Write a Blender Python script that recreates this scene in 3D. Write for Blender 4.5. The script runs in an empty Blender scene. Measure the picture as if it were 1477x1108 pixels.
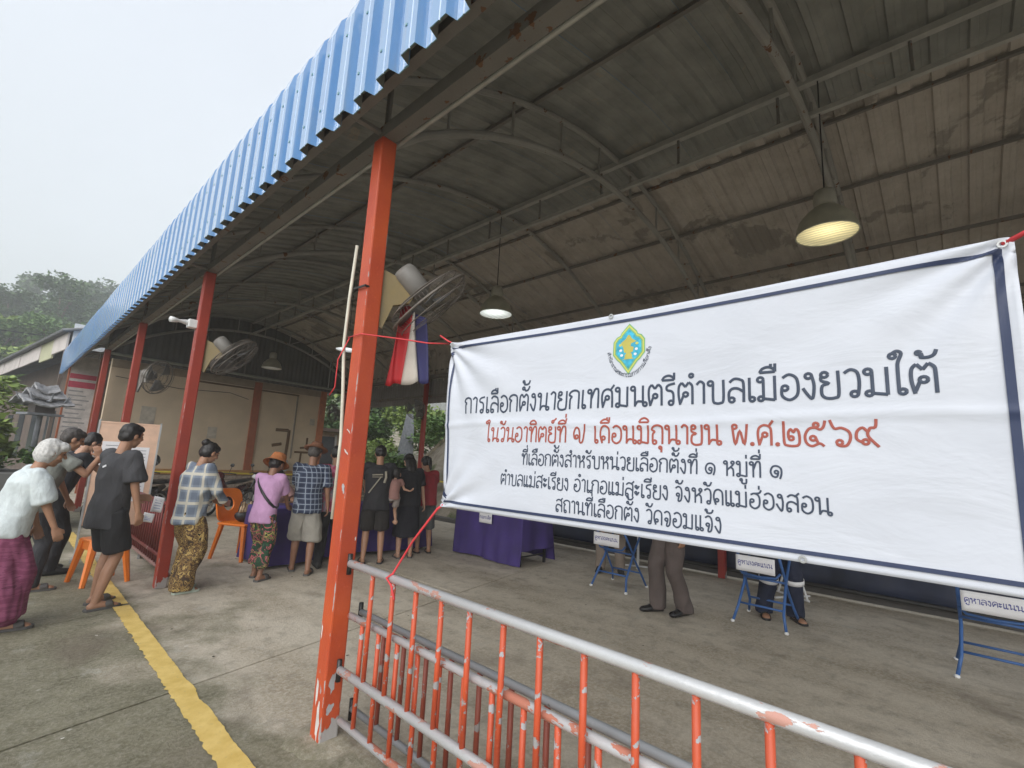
import bpy, bmesh, math, random
from mathutils import Vector, Matrix, noise, Euler
C = bpy.context.scene.collection
S = bpy.context.scene
PI = math.pi
R = math.radians
random.seed(7)
V = Vector

# ------------------------------------------------------------------ camera
cd = bpy.data.cameras.new('camera'); cam = bpy.data.objects.new('camera', cd); C.objects.link(cam)
cd.sensor_width = 36; cd.lens = 682.4 / 1477 * 36; cd.clip_start = .05; cd.clip_end = 2000
def _ray(px, py):
    return V(((px - 738) / 682.4, -(py - 554) / 682.4, -1))
_Y = _ray(-10, 628).normalized(); _X = _ray(1375, 700); _X = (_X - _Y * _X.dot(_Y)).normalized(); _Z = _X.cross(_Y)
cam.matrix_world = Matrix(((_X.x, _X.y, _X.z, 0), (_Y.x, _Y.y, _Y.z, 0), (_Z.x, _Z.y, _Z.z, 1.53), (0, 0, 0, 1)))
S.camera = cam

# ------------------------------------------------------------------ world, sun, exposure
w = bpy.data.worlds.new('World'); S.world = w; w.use_nodes = True
nt = w.node_tree; N = nt.nodes; L = nt.links
N.clear()
out = N.new('ShaderNodeOutputWorld'); bg = N.new('ShaderNodeBackground'); L.new(bg.outputs[0], out.inputs[0])
sky = N.new('ShaderNodeTexSky'); sky.sky_type = 'NISHITA'; sky.sun_disc = False
sky.sun_elevation = R(30); sky.sun_rotation = R(246)
tc = N.new('ShaderNodeTexCoord'); nz = N.new('ShaderNodeTexNoise'); nz.inputs['Scale'].default_value = 1.1; nz.inputs['Detail'].default_value = 4
sep = N.new('ShaderNodeSeparateXYZ'); L.new(tc.outputs['Generated'], sep.inputs[0]); L.new(tc.outputs['Generated'], nz.inputs['Vector'])
rmp = N.new('ShaderNodeValToRGB'); L.new(sep.outputs['Z'], rmp.inputs[0])
rmp.color_ramp.elements[0].position = 0.0; rmp.color_ramp.elements[0].color = (4.7, 5.05, 5.2, 1)
rmp.color_ramp.elements[1].position = .75; rmp.color_ramp.elements[1].color = (6.3, 6.75, 7.5, 1)
e = rmp.color_ramp.elements.new(.28); e.color = (5.9, 6.35, 6.8, 1)
mr = N.new('ShaderNodeMapRange'); L.new(nz.outputs[0], mr.inputs[0])
mr.inputs[1].default_value = .3; mr.inputs[2].default_value = .7; mr.inputs[3].default_value = .84; mr.inputs[4].default_value = 1.04
mul = N.new('ShaderNodeMix'); mul.data_type = 'RGBA'; mul.blend_type = 'MULTIPLY'; mul.inputs[0].default_value = 1
L.new(rmp.outputs[0], mul.inputs[6]); L.new(mr.outputs[0], mul.inputs[7])
mx = N.new('ShaderNodeMix'); mx.data_type = 'RGBA'; mx.inputs[0].default_value = .93
L.new(sky.outputs[0], mx.inputs[6]); L.new(mul.outputs[2], mx.inputs[7]); L.new(mx.outputs[2], bg.inputs[0])
bg.inputs[1].default_value = .051
sd = bpy.data.lights.new('sun', 'SUN'); sd.energy = 1.5; sd.angle = R(70); sd.color = (1, .97, .93)
sun = bpy.data.objects.new('sun', sd); C.objects.link(sun)
sun.rotation_euler = V((-1.0, -.45, .62)).to_track_quat('Z', 'Y').to_euler()
S.view_settings.view_transform = 'Standard'; S.view_settings.look = 'None'; S.view_settings.gamma = 1
S.view_settings.exposure = 1.54
S.view_settings.use_curve_mapping = False
S.cycles.use_denoising = True
S.cycles.volume_bounces = 2; S.cycles.diffuse_bounces = 7; S.cycles.max_bounces = 12; S.cycles.volume_step_rate = 4

# ------------------------------------------------------------------ materials
class NT:
    def __init__(s, name):
        s.m = bpy.data.materials.new(name); s.m.use_nodes = True; s.t = s.m.node_tree
        s.b = s.t.nodes['Principled BSDF']; s.co = None
    def n(s, typ, **k):
        x = s.t.nodes.new(typ)
        for a, v in k.items(): setattr(x, a, v)
        return x
    def l(s, a, b): s.t.links.new(a, b)
    def coord(s):
        if not s.co: s.co = s.n('ShaderNodeTexCoord')
        return s.co.outputs['Object' if 'Object' in s.co.outputs else 'Position']
    def mapped(s, scale=(1, 1, 1), rot=(0, 0, 0), loc=(0, 0, 0)):
        m = s.n('ShaderNodeMapping'); s.l(s.coord(), m.inputs[0]); m.inputs[1].default_value = loc; m.inputs[2].default_value = rot; m.inputs[3].default_value = scale
        return m.outputs[0]
    def noise(s, scale, detail=4, vec=None, rough=.55, dist=0):
        x = s.n('ShaderNodeTexNoise'); x.inputs['Scale'].default_value = scale; x.inputs['Detail'].default_value = detail
        x.inputs['Roughness'].default_value = rough; x.inputs['Distortion'].default_value = dist
        s.l(vec if vec else s.coord(), x.inputs['Vector']); return x.outputs[0]
    def rng(s, v, a, b, c=0., d=1.):
        x = s.n('ShaderNodeMapRange'); s.l(v, x.inputs[0])
        for i, q in enumerate((a, b, c, d)): x.inputs[i + 1].default_value = q
        return x.outputs[0]
    def math(s, op, a, b=None):
        x = s.n('ShaderNodeMath', operation=op)
        for i, q in enumerate((a, b)):
            if q is None: continue
            if isinstance(q, (int, float)): x.inputs[i].default_value = q
            else: s.l(q, x.inputs[i])
        return x.outputs[0]
    def mix(s, f, a, b, mode='MIX'):
        x = s.n('ShaderNodeMix'); x.data_type = 'RGBA'; x.blend_type = mode
        for sock, q in ((x.inputs[0], f), (x.inputs[6], a), (x.inputs[7], b)):
            if isinstance(q, (int, float)): sock.default_value = q if sock is x.inputs[0] else (q, q, q, 1)
            elif isinstance(q, tuple): sock.default_value = (*q[:3], 1)
            else: s.l(q, sock)
        return x.outputs[2]
    def color(s, q):
        if isinstance(q, tuple): s.b.inputs['Base Color'].default_value = (*q, 1)
        else: s.l(q, s.b.inputs['Base Color'])
    def rough(s, q):
        if isinstance(q, float): s.b.inputs['Roughness'].default_value = q
        else: s.l(q, s.b.inputs['Roughness'])
    def bump(s, h, strength=.3, dist=.01):
        x = s.n('ShaderNodeBump'); x.inputs['Strength'].default_value = strength; x.inputs['Distance'].default_value = dist
        s.l(h, x.inputs['Height']); s.l(x.outputs[0], s.b.inputs['Normal'])
def rgb(r, g, b):
    f = lambda c: ((c / 255 + .055) / 1.055) ** 2.4 if c > 10 else c / 255 / 12.92
    return (f(r), f(g), f(b))
_mc = {}
def plain(name, col, rough=.6, metal=0., var=.15, scale=8, bump=.15, bscale=60):
    if name in _mc: return _mc[name]
    t = NT(name)
    n = t.noise(scale, 5)
    t.color(t.mix(t.rng(n, .3, .7), tuple(c * (1 - var) for c in col), tuple(min(1, c * (1 + var)) for c in col)))
    t.rough(t.rng(t.noise(scale * 2, 3), .2, .8, max(0, rough - .1), min(1, rough + .1)))
    t.b.inputs['Metallic'].default_value = metal
    if bump: t.bump(t.noise(bscale, 4), bump, .004)
    _mc[name] = t.m
    return t.m

def paint_chipped(name, col, chip, thr=.62, sc=7, stretch=(1, 1, 1), rough=.45, low=True, col2=None, metal=0., edge=False):
    t = NT(name); v = t.mapped(stretch)
    n = t.noise(sc, 6, v, .6); 
    base = t.mix(t.rng(t.noise(2.2, 3), .35, .65), col, col2 or tuple(c * .8 for c in col))
    base = t.mix(t.rng(t.noise(60, 4), .6, .85, 0, .5), base, tuple(min(1, c * 1.3 + .03) for c in col))
    if low:
        sp = t.n('ShaderNodeSeparateXYZ'); t.l(t.coord(), sp.inputs[0])
        g = t.rng(sp.outputs['Z'], 0., .75, .17, 0.)
        n = t.math('ADD', n, g)
    if edge:
        sp2 = t.n('ShaderNodeSeparateXYZ'); t.l(t.coord(), sp2.inputs[0])
        ax = t.math('MINIMUM', t.math('ABSOLUTE', sp2.outputs['X']), t.math('ABSOLUTE', sp2.outputs['Y']))
        n = t.math('ADD', n, t.math('MULTIPLY', t.rng(ax, .046, .053), t.rng(t.noise(26, 5, t.mapped((1, 1, .5))), .40, .65, 0, .26)))
    f = t.rng(n, thr, thr + .015)
    t.b.inputs['Metallic'].default_value = metal
    t.color(t.mix(f, base, chip)); t.rough(t.rng(f, 0, 1, rough, .75))
    t.bump(t.math('SUBTRACT', t.math('ADD', t.noise(50, 3), t.noise(9, 5)), f), .45, .004)
    return t.m

# ground concrete: street side mossy, hall side beige
def concrete_floor():
    t = NT('concrete_floor'); co = t.coord()
    sp = t.n('ShaderNodeSeparateXYZ'); t.l(co, sp.inputs[0])
    streaks = t.noise(2.2, 6, t.mapped((1, .35, 1), (0, 0, R(20))), .62)
    fine = t.noise(38, 6, None, .7); mid = t.noise(7, 6, None, .65)
    base = t.mix(t.rng(streaks, .32, .68), (.34, .285, .205), (.60, .54, .44))
    base = t.mix(t.rng(fine, .42, .72, 0, .75), base, (.66, .61, .52), 'MIX')
    grit = t.noise(120, 5, None, .8); pit = t.noise(22, 8, None, .8, .4)
    base = t.mix(t.rng(grit, .55, .72, 0, .55), base, (.19, .16, .12))
    base = t.mix(t.rng(pit, .60, .68, 0, .5), base, (.22, .19, .14))
    base = t.mix(t.rng(mid, .5, .75, 0, .55), base, (.16, .14, .11))
    # moss and damp out in the open
    damp = t.noise(.55, 5, t.mapped((1, .8, 1)), .6)
    xo = t.math('ADD', t.rng(sp.outputs['X'], .4, 2.8, .24, -.16), damp)
    mf = t.rng(xo, .53, .61)
    moss = t.mix(t.rng(t.noise(5, 5), .35, .7), (.115, .108, .058), (.235, .22, .145))
    moss = t.mix(t.rng(fine, .45, .7, 0, .8), moss, (.34, .32, .25))
    moss = t.mix(t.rng(grit, .54, .7, 0, .7), moss, (.055, .05, .028))
    moss = t.mix(t.rng(pit, .52, .60, 0, .55), moss, (.30, .28, .215))
    c = t.mix(t.math('MULTIPLY', mf, .93), base, moss)
    # pale lime worn streaks
    c = t.mix(t.math('MULTIPLY', t.rng(t.noise(3.3, 7, t.mapped((1, .6, 1), loc=(4, 2, 0)), .7), .60, .70), .5), c, (.43, .42, .37))
    # dark grease stains in the hall
    st = t.rng(t.noise(1.7, 4, t.mapped((1, .55, 1), loc=(9, 1, 0))), .56, .72, 0, .6)
    c = t.mix(st, c, (.15, .12, .088))
    sm = t.n('ShaderNodeTexVoronoi'); sm.inputs['Scale'].default_value = 2.6; t.l(co, sm.inputs['Vector'])
    c = t.mix(t.rng(sm.outputs['Distance'], .018, .04, .5, 0), c, (.7, .68, .6))
    t.color(c); t.rough(t.rng(mf, 0, 1, .82, .7))
    t.bump(t.math('ADD', t.math('ADD', fine, pit), t.math('ADD', t.math('MULTIPLY', mid, .6), t.math('MULTIPLY', grit, .5))), .8, .008)
    return t.m
M = {}
M['floor'] = concrete_floor()
M['joint'] = plain('joint_dirt', (.05, .048, .038), .95)
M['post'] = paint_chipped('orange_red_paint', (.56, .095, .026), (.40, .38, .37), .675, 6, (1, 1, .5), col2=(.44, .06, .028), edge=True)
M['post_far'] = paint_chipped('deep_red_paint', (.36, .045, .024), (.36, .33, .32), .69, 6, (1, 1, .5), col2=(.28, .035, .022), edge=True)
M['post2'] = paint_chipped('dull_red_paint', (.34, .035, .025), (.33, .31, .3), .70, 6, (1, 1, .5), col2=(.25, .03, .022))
M['fence'] = paint_chipped('orange_rail_paint', (.60, .095, .035), (.38, .38, .39), .575, 15, (1, 1, 1), low=False)
M['rail'] = paint_chipped('worn_silver_rail', (.55, .56, .57), (.60, .33, .27), .57, 13, (1, .45, 1), rough=.32, low=False, col2=(.60, .61, .62), metal=.15)
M['rail2'] = paint_chipped('scuffed_pink_rail', (.50, .50, .51), (.56, .22, .15), .53, 11, (1, .4, 1), rough=.35, low=False, col2=(.60, .60, .61), metal=.1)
M['rail_grey'] = paint_chipped('grey_silver_rail', (.34, .36, .38), (.2, .2, .2), .66, 6, rough=.4, low=False)
M['bar_dark'] = paint_chipped('dark_red_bar', (.27, .06, .035), (.26, .24, .23), .58, 9, low=False)
M['maroon'] = paint_chipped('maroon_rail_paint', (.20, .035, .03), (.4, .3, .28), .66, 9, low=False)
M['steel'] = paint_chipped('primer_steel', (.20, .185, .165), (.16, .075, .035), .60, 9, rough=.55, low=False)
M['arch_steel'] = paint_chipped('grey_arch_steel', (.33, .32, .29), (.16, .075, .035), .64, 9, rough=.5, low=False)
M['steel_light'] = plain('galvanised_pipe', (.42, .41, .38), .45, .2)
M['galv'] = plain('galvanised_steel', (.45, .46, .46), .4, .4)
def roof_blue():
    t = NT('roof_blue'); t.co = t.n('ShaderNodeNewGeometry'); n = t.noise(3, 6, t.mapped((1, 1, .35)), .7)
    c = t.mix(t.rng(n, .35, .7), (.12, .30, .60), (.20, .39, .66))
    c = t.mix(t.rng(t.noise(14, 6, t.mapped((1, 1, .2)), .7), .62, .8, 0, .6), c, (.50, .60, .70))
    oi = t.n('ShaderNodeObjectInfo'); c = t.mix(t.math('MULTIPLY', oi.outputs['Random'], .35), c, (.26, .40, .60))
    gp = t.n('ShaderNodeSeparateXYZ'); t.l(t.coord(), gp.inputs[0])
    c = t.mix(t.math('MULTIPLY', t.rng(t.noise(9, 6, t.mapped((1, 3, .15)), .7), .52, .75, 0, .55), t.rng(gp.outputs['Z'], 3.5, 4.3, 1, .3)), c, (.30, .33, .34))
    t.color(c); t.rough(.16); t.b.inputs['Metallic'].default_value = .0; t.b.inputs['Coat Weight'].default_value = 1; t.b.inputs['Coat IOR'].default_value = 1.9; t.b.inputs['Coat Roughness'].default_value = .12
    t.bump(t.noise(4, 2), .15, .01); return t.m
M['blue'] = roof_blue()
M['blue_edge'] = plain('faded_teal_edge', (.22, .40, .42), .6)
def roof_under():
    t = NT('roof_underside'); t.co = t.n('ShaderNodeNewGeometry'); sp = t.n('ShaderNodeSeparateXYZ'); t.l(t.coord(), sp.inputs[0])
    n = t.noise(1.2, 5, t.mapped((1, 1, 1)), .6)
    dark = t.mix(t.rng(t.noise(3, 5), .3, .7), (.20, .205, .185), (.32, .32, .29))
    dark = t.mix(t.rng(t.noise(2.0, 6, None, .75, 1.2), .62, .67, 0, .8), dark, (.34, .29, .23))
    t.color(dark); t.rough(.85); t.bump(t.noise(20, 4), .25, .006); return t.m
M['under'] = roof_under()
def foil():
    t = NT('old_insulation'); t.co = t.n('ShaderNodeNewGeometry'); n = t.noise(1.1, 7, t.mapped((1, .9, 1), loc=(3, 5, 0)), .62, .3)
    c = t.mix(t.rng(t.noise(4, 6, None, .7), .3, .7), (.38, .34, .29), (.52, .475, .42))
    c = t.mix(t.rng(n, .57, .60, 0, .7), c, (.22, .20, .17))
    c = t.mix(t.rng(t.noise(24, 3, t.mapped((.3, 2, 1))), .6, .8, 0, .5), c, (.22, .18, .14))
    t.color(c); t.rough(.8); t.bump(t.noise(12, 5), .4, .01); return t.m
M['foil'] = foil()
def banner_cloth():
    t = NT('banner_vinyl'); t.color(t.mix(t.rng(t.noise(3, 5), .3, .7), (.60, .63, .70), (.65, .68, .75)))
    t.rough(.5)
    n = t.math('ADD', t.noise(3.0, 4, t.mapped((1, 1, 2.6), (R(-12), 0, 0)), .55, .8), t.math('MULTIPLY', t.noise(14, 5, t.mapped((1, .8, 1.6)), .6, .5), .22))
    t.bump(n, .32, .014)
    t.b.inputs['Subsurface Weight'].default_value = 0
    return t.m
M['banner'] = banner_cloth()
M['ink'] = plain('banner_ink_slate', (.045, .062, .10), .5, var=.05)
M['ink_red'] = plain('banner_ink_red', (.37, .09, .065), .5, var=.05)
M['navy'] = plain('banner_ink_navy', (.035, .05, .11), .5, var=.05)
M['emb_green'] = plain('emblem_green', (.20, .45, .20), .5)
M['emb_yellow'] = plain('emblem_yellow', (.62, .60, .12), .5)
M['emb_blue'] = plain('emblem_blue', (.05, .42, .60), .5, var=.35, scale=60)
M['emb_gold'] = plain('emblem_gold', (.50, .45, .10), .5)
M['red_string'] = plain('pink_red_twine', (.70, .06, .07), .45)
M['yellow'] = None
def yellow_paint():
    t = NT('yellow_line_paint')
    c = t.mix(t.rng(t.noise(9, 6), .3, .7), (.62, .43, .11), (.78, .58, .20))
    c = t.mix(t.rng(t.noise(40, 6, None, .7), .6, .72, 0, .7), c, (.30, .26, .16)); t.color(c); t.rough(.7); t.bump(t.noise(50, 4), .4, .004); return t.m
M['yellow'] = yellow_paint()
M['cream'] = plain('cream_wall_plaster', (.58, .47, .34), .8, var=.10, scale=2)
M['orange_col'] = plain('terracotta_pilaster', (.33, .10, .045), .7)
M['brown'] = plain('brown_stain', (.13, .075, .035), .8)
M['ochre'] = plain('ochre_ledge', (.38, .20, .07), .6)
M['brick'] = plain('grey_brown_brick', (.36, .30, .25), .85, var=.3, scale=20)
M['mortar'] = plain('mortar', (.14, .12, .10), .95)
M['purple'] = plain('purple_tablecloth', (.050, .030, .16), .75, var=.25, scale=3)
M['orange_pl'] = plain('orange_plastic', (.80, .20, .02), .35, var=.06)
M['blue_frame'] = plain('blue_tube_paint', (.04, .12, .33), .4)
M['white_pl'] = plain('white_plastic', (.75, .76, .76), .4, var=.05)
M['paper'] = plain('paper', (.78, .78, .80), .8, var=.04)
M['ink_blue'] = plain('sign_ink_blue', (.05, .06, .28), .6)
M['tarp'] = plain('navy_tarp', (.022, .030, .060), .55, var=.4, scale=3)
M['curb'] = plain('kerb_concrete', (.09, .085, .08), .9)
M['lampshade'] = plain('grey_lamp_shade', (.46, .44, .34), .45, .3)
M['black'] = plain('black_plastic', (.018, .018, .02), .4)
M['dark_metal'] = plain('dark_metal', (.05, .05, .05), .4, .6)
M['tan_br'] = plain('mustard_bracket', (.21, .155, .06), .5)
M['motor'] = plain('grey_motor', (.21, .20, .185), .5)
M['glass'] = plain('dark_glass', (.05, .06, .07), .08, bump=0)
M['wood_board'] = plain('plywood_board', (.70, .47, .34), .6, var=.1)
M['flag_r'] = plain('flag_red', (.40, .018, .022), .7)
M['flag_w'] = plain('flag_white', (.46, .42, .37), .7)
M['flag_b'] = plain('flag_navy', (.025, .025, .10), .7)
M['rope_y'] = plain('yellow_rope', (.62, .50, .06), .6)
M['foliage'] = None
def leafmat(name, a, b, c, sc=1.5):
    t = NT(name); oi = t.n('ShaderNodeObjectInfo')
    x = t.mix(t.rng(t.noise(sc, 4), .3, .7), a, b)
    x = t.mix(t.rng(t.noise(sc * 9, 2), .55, .75, 0, .7), x, c)
    x = t.mix(t.math('MULTIPLY', oi.outputs['Random'], .45), x, tuple(q * .55 for q in a))
    t.color(x); t.rough(.6)
    t.b.inputs['Transmission Weight'].default_value = 0
    return t.m
M['leaf'] = leafmat('leaf_green', (.085, .18, .035), (.15, .26, .06), (.27, .36, .11))
M['leaf_dark'] = leafmat('leaf_dark', (.08, .145, .045), (.13, .22, .075), (.20, .28, .10), .6)
M['leaf_light'] = leafmat('leaf_light', (.20, .29, .06), (.30, .40, .10), (.40, .46, .16), .8)
M['bark'] = plain('bark', (.16, .12, .085), .9, var=.3, bump=.6)
def bankmat():
    t = NT('earth_bank'); n = t.noise(1.6, 7, None, .65, .6)
    c = t.mix(t.rng(n, .35, .65), (.17, .14, .10), (.48, .42, .33))
    c = t.mix(t.rng(t.noise(.9, 6, t.mapped((1, 1, 1), loc=(2, 0, 0))), .52, .60), c, (.09, .12, .035))
    t.color(c); t.rough(.95); t.bump(t.noise(6, 7, None, .7), .8, .08); return t.m
M['bank'] = bankmat()
M['hill'] = plain('hill_scrub', (.07, .10, .03), .95, var=.4, scale=.05)
M['retain'] = plain('retaining_wall', (.36, .37, .36), .85)
M['tile'] = plain('grey_roof_tile', (.15, .155, .16), .8, var=.3, scale=4)
M['fascia'] = plain('weathered_white_board', (.62, .57, .54), .7, var=.12, scale=2)
M['fascia_y'] = plain('yellowed_board', (.50, .50, .33), .7, var=.12, scale=2)
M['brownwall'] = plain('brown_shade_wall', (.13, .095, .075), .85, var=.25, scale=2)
M['poster'] = plain('pale_notice', (.55, .50, .48), .6, var=.2, scale=6)
M['crimson'] = plain('crimson_print', (.45, .04, .08), .6)
M['door_grey'] = plain('grey_shutter', (.09, .09, .10), .6)
M['stone'] = plain('grey_stone', (.22, .23, .25), .9, var=.25)

# ------------------------------------------------------------------ object helpers
def link(name, me, mats, parent=None):
    o = bpy.data.objects.new(name, me); C.objects.link(o)
    if not isinstance(mats, (list, tuple)): mats = [mats]
    if not len(me.materials):
        for m in mats: me.materials.append(m)
    if parent: o.parent = parent
    return o
def obj(name, bm, mats, parent=None, smooth=False):
    me = bpy.data.meshes.new(name); bmesh.ops.recalc_face_normals(bm, faces=bm.faces); bm.to_mesh(me); bm.free()
    if smooth:
        for p in me.polygons: p.use_smooth = True
    return link(name, me, mats, parent)
def tag(o, label=None, cat=None, group=None, kind=None):
    if label: o['label'] = label
    if cat: o['category'] = cat
    if group: o['group'] = group
    if kind: o['kind'] = kind
    return o
def thing(name, label, cat, loc=(0, 0, 0), rz=0, group=None):
    o = bpy.data.objects.new(name, None); C.objects.link(o); o.empty_display_size = .1
    o.location = loc; o.rotation_euler = (0, 0, rz); return tag(o, label, cat, group)
def struct(name, bm, m, smooth=False):
    return tag(obj(name, bm, m, None, smooth), kind='structure')
def dup(root, loc=None, rz=None, label=None, group=None):
    r = root.copy(); C.objects.link(r)
    if loc is not None: r.location = loc
    if rz is not None: r.rotation_euler = (0, 0, rz)
    if label: r['label'] = label
    if group: r['group'] = group
    for ch in list(root.children):
        c = ch.copy(); C.objects.link(c); c.parent = r
        for g in ch.children:
            d = g.copy(); C.objects.link(d); d.parent = c
    return r
def BM(): return bmesh.new()
def add_box(bm, c, s, rot=None, bev=0, mi=0):
    r = bmesh.ops.create_cube(bm, size=1); vs = r['verts']
    m = Matrix.Translation(V(c)) @ (rot.to_matrix().to_4x4() if isinstance(rot, Euler) else (rot or Matrix.Identity(4))) @ Matrix.Diagonal((*s, 1))
    bmesh.ops.transform(bm, matrix=m, verts=vs)
    fs = {f for v in vs for f in v.link_faces}
    for f in fs: f.material_index = mi
    if bev:
        es = list({e for v in vs for e in v.link_edges})
        bmesh.ops.bevel(bm, geom=es, offset=bev, segments=2, affect='EDGES', profile=.5)
    return vs
def bx(x0, x1, y0, y1, z0, z1, bm=None, bev=0):
    bm = bm or BM(); add_box(bm, ((x0 + x1) / 2, (y0 + y1) / 2, (z0 + z1) / 2), (abs(x1 - x0), abs(y1 - y0), abs(z1 - z0)), bev=bev); return bm
def frame_of(d, side=None):
    d = d.normalized()
    s = side if side is not None else (V((0, 0, 1)) if abs(d.z) < .9 else V((1, 0, 0)))
    a = s - d * s.dot(d)
    if a.length < 1e-5: a = d.orthogonal()
    a.normalize(); return a, d.cross(a).normalized()
def tube(bm, pts, r, n=8, side=None, caps=True, mi=0):
    """swept tube; r a number, list of numbers or list of (ra, rb) with ra along side"""
    pts = [V(p) for p in pts]; k = len(pts)
    rr = r if isinstance(r, (list, tuple)) and len(r) == k and not isinstance(r, float) else [r] * k
    rings = []; a0 = None
    for i, p in enumerate(pts):
        d = (pts[min(i + 1, k - 1)] - pts[max(i - 1, 0)])
        a, b = frame_of(d, side if side is not None else a0)
        if side is None: a0 = a
        ra, rb = rr[i] if isinstance(rr[i], (tuple, list)) else (rr[i], rr[i])
        rings.append([bm.verts.new(p + a * (ra * math.cos(2 * PI * j / n)) + b * (rb * math.sin(2 * PI * j / n))) for j in range(n)])
    for i in range(k - 1):
        for j in range(n):
            f = bm.faces.new((rings[i][j], rings[i][(j + 1) % n], rings[i + 1][(j + 1) % n], rings[i + 1][j])); f.material_index = mi
    if caps:
        bm.faces.new(rings[0][::-1]).material_index = mi; bm.faces.new(rings[-1]).material_index = mi
    return rings
def add_ell(bm, c, r, rot=None, u=14, v=10, mi=0):
    res = bmesh.ops.create_uvsphere(bm, u_segments=u, v_segments=v, radius=1)
    m = Matrix.Translation(V(c)) @ (rot or Matrix.Identity(4)) @ Matrix.Diagonal((*(r if isinstance(r, (tuple, list)) else (r, r, r)), 1))
    bmesh.ops.transform(bm, matrix=m, verts=res['verts'])
    for f in {f for q in res['verts'] for f in q.link_faces}: f.material_index = mi
def lathe(bm, prof, c=(0, 0, 0), n=24, mat=None, mi=0):
    c = V(c); mat = mat or Matrix.Identity(4); rings = []
    for r_, z in prof:
        rings.append([bm.verts.new(c + (mat @ V((r_ * math.cos(2 * PI * j / n), r_ * math.sin(2 * PI * j / n), z)))) for j in range(n)])
    for i in range(len(rings) - 1):
        for j in range(n):
            bm.faces.new((rings[i][j], rings[i][(j + 1) % n], rings[i + 1][(j + 1) % n], rings[i + 1][j])).material_index = mi
def lerp(a, b, t): return a + (b - a) * t
def grid(bm, fn, nu, nv, mi=0):
    g = [[bm.verts.new(fn(i / nu, j / nv)) for j in range(nv + 1)] for i in range(nu + 1)]
    for i in range(nu):
        for j in range(nv):
            bm.faces.new((g[i][j], g[i + 1][j], g[i + 1][j + 1], g[i][j + 1])).material_index = mi
    return g

# ------------------------------------------------------------------ ground, slabs, painted line
bm = BM()

def gh(x, y):
    return -.03
g = grid(bm, lambda u, v: V((lerp(-400, 400, u), lerp(-300, 500, v), -.035)), 4, 4)
struct('ground', bm, M['joint'])
gr = bpy.data.objects['ground']
sk = .213
def slab(x0, x1, y0, y1):
    g = .0085; bm = BM()
    P = [(x0 + g, y0 + g + sk * x0), (x1 - g, y0 + g + sk * x1), (x1 - g, y1 - g + sk * x1), (x0 + g, y1 - g + sk * x0)]
    def fn(u, v):
        x = lerp(P[0][0], P[1][0], u); y = lerp(lerp(P[0][1], P[1][1], u), lerp(P[3][1], P[2][1], u), v)
        e_ = min(u, 1 - u, v, 1 - v)
        j = .006 * noise.noise(V((x * 4, y * 4, 0))) if e_ < 1e-6 else 0
        return V((x + j, y + j, .0 + .004 * noise.noise(V((x * .7, y * .7, 3)))))
    n = 30
    gg = grid(bm, fn, n, n)
    rim = [gg[i][0] for i in range(n + 1)] + [gg[n][j] for j in range(1, n + 1)] + [gg[i][n] for i in range(n - 1, -1, -1)] + [gg[0][j] for j in range(n - 1, 0, -1)]
    lo = [bm.verts.new(v_.co - V((0, 0, .04))) for v_ in rim]
    for i in range(len(rim)):
        j = (i + 1) % len(rim); bm.faces.new((rim[i], lo[i], lo[j], rim[j]))
    obj('slab', bm, M['floor'], gr)
for (x0, x1, y0, y1) in ((-14, -6, -9, 3.49), (-6, 8.12, -9, 3.49), (-14, -3.2, 3.49, 9.6), (-3.2, 1.07, 3.49, 5.52), (-3.2, 1.07, 5.52, 9.6), (1.07, 3.9, 3.49, 9.6), (3.9, 8.12, 3.49, 9.6),
                         (-14, -3.2, 9.6, 24), (-3.2, 1.07, 9.6, 15), (-3.2, 1.07, 15, 24), (1.07, 4.6, 9.6, 15), (4.6, 8.12, 9.6, 15), (1.07, 8.12, 15, 24)):
    slab(x0, x1, y0, y1)
bm = BM(); ys = [-2 + i * .03 for i in range(430)]
prev = None
for y in ys:
    wl = .066 + .014 * noise.noise(V((y * 7, 1, 0))) + .018 * noise.noise(V((y * 27, 2, 0))); wr_ = .060 + .014 * noise.noise(V((y * 5, 5, 0))) + .008 * noise.noise(V((y * 40, 7, 0)))
    x = 1.045 + .006 * (y - 3)
    if y > 6.85: wl *= 1
    a, b = bm.verts.new((x - wl, y, .0085)), bm.verts.new((x + wr_, y, .0085))
    if prev and not (5.86 < y < 5.93): bm.faces.new((prev[0], prev[1], b, a))
    prev = (a, b)
struct('yellow_line', bm, M['yellow'])
# lime dusted mound round the near post foot
def mound(x, y, r, h):
    bm = BM(); n = 40; rings = []
    for k in range(9):
        t = k / 8; rr = r * t
        rings.append([bm.verts.new((x + math.cos(2 * PI * j / n) * rr * (1 + .18 * noise.noise(V((math.cos(2 * PI * j / n) * 2, math.sin(2 * PI * j / n) * 2, x)))), y + math.sin(2 * PI * j / n) * rr * (1 + .18 * noise.noise(V((j * .1, 3, y)))), .006 + h * (1 - t * t) ** 1.2 - (.006 if k == 8 else 0))) for j in range(n)])
    for i in range(8):
        for j in range(n): bm.faces.new((rings[i][j], rings[i][(j + 1) % n], rings[i + 1][(j + 1) % n], rings[i + 1][j]))
    return bm
struct('kerb_footing', mound(1.46, 2.62, .19, .012), M['floor'], True)

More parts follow.
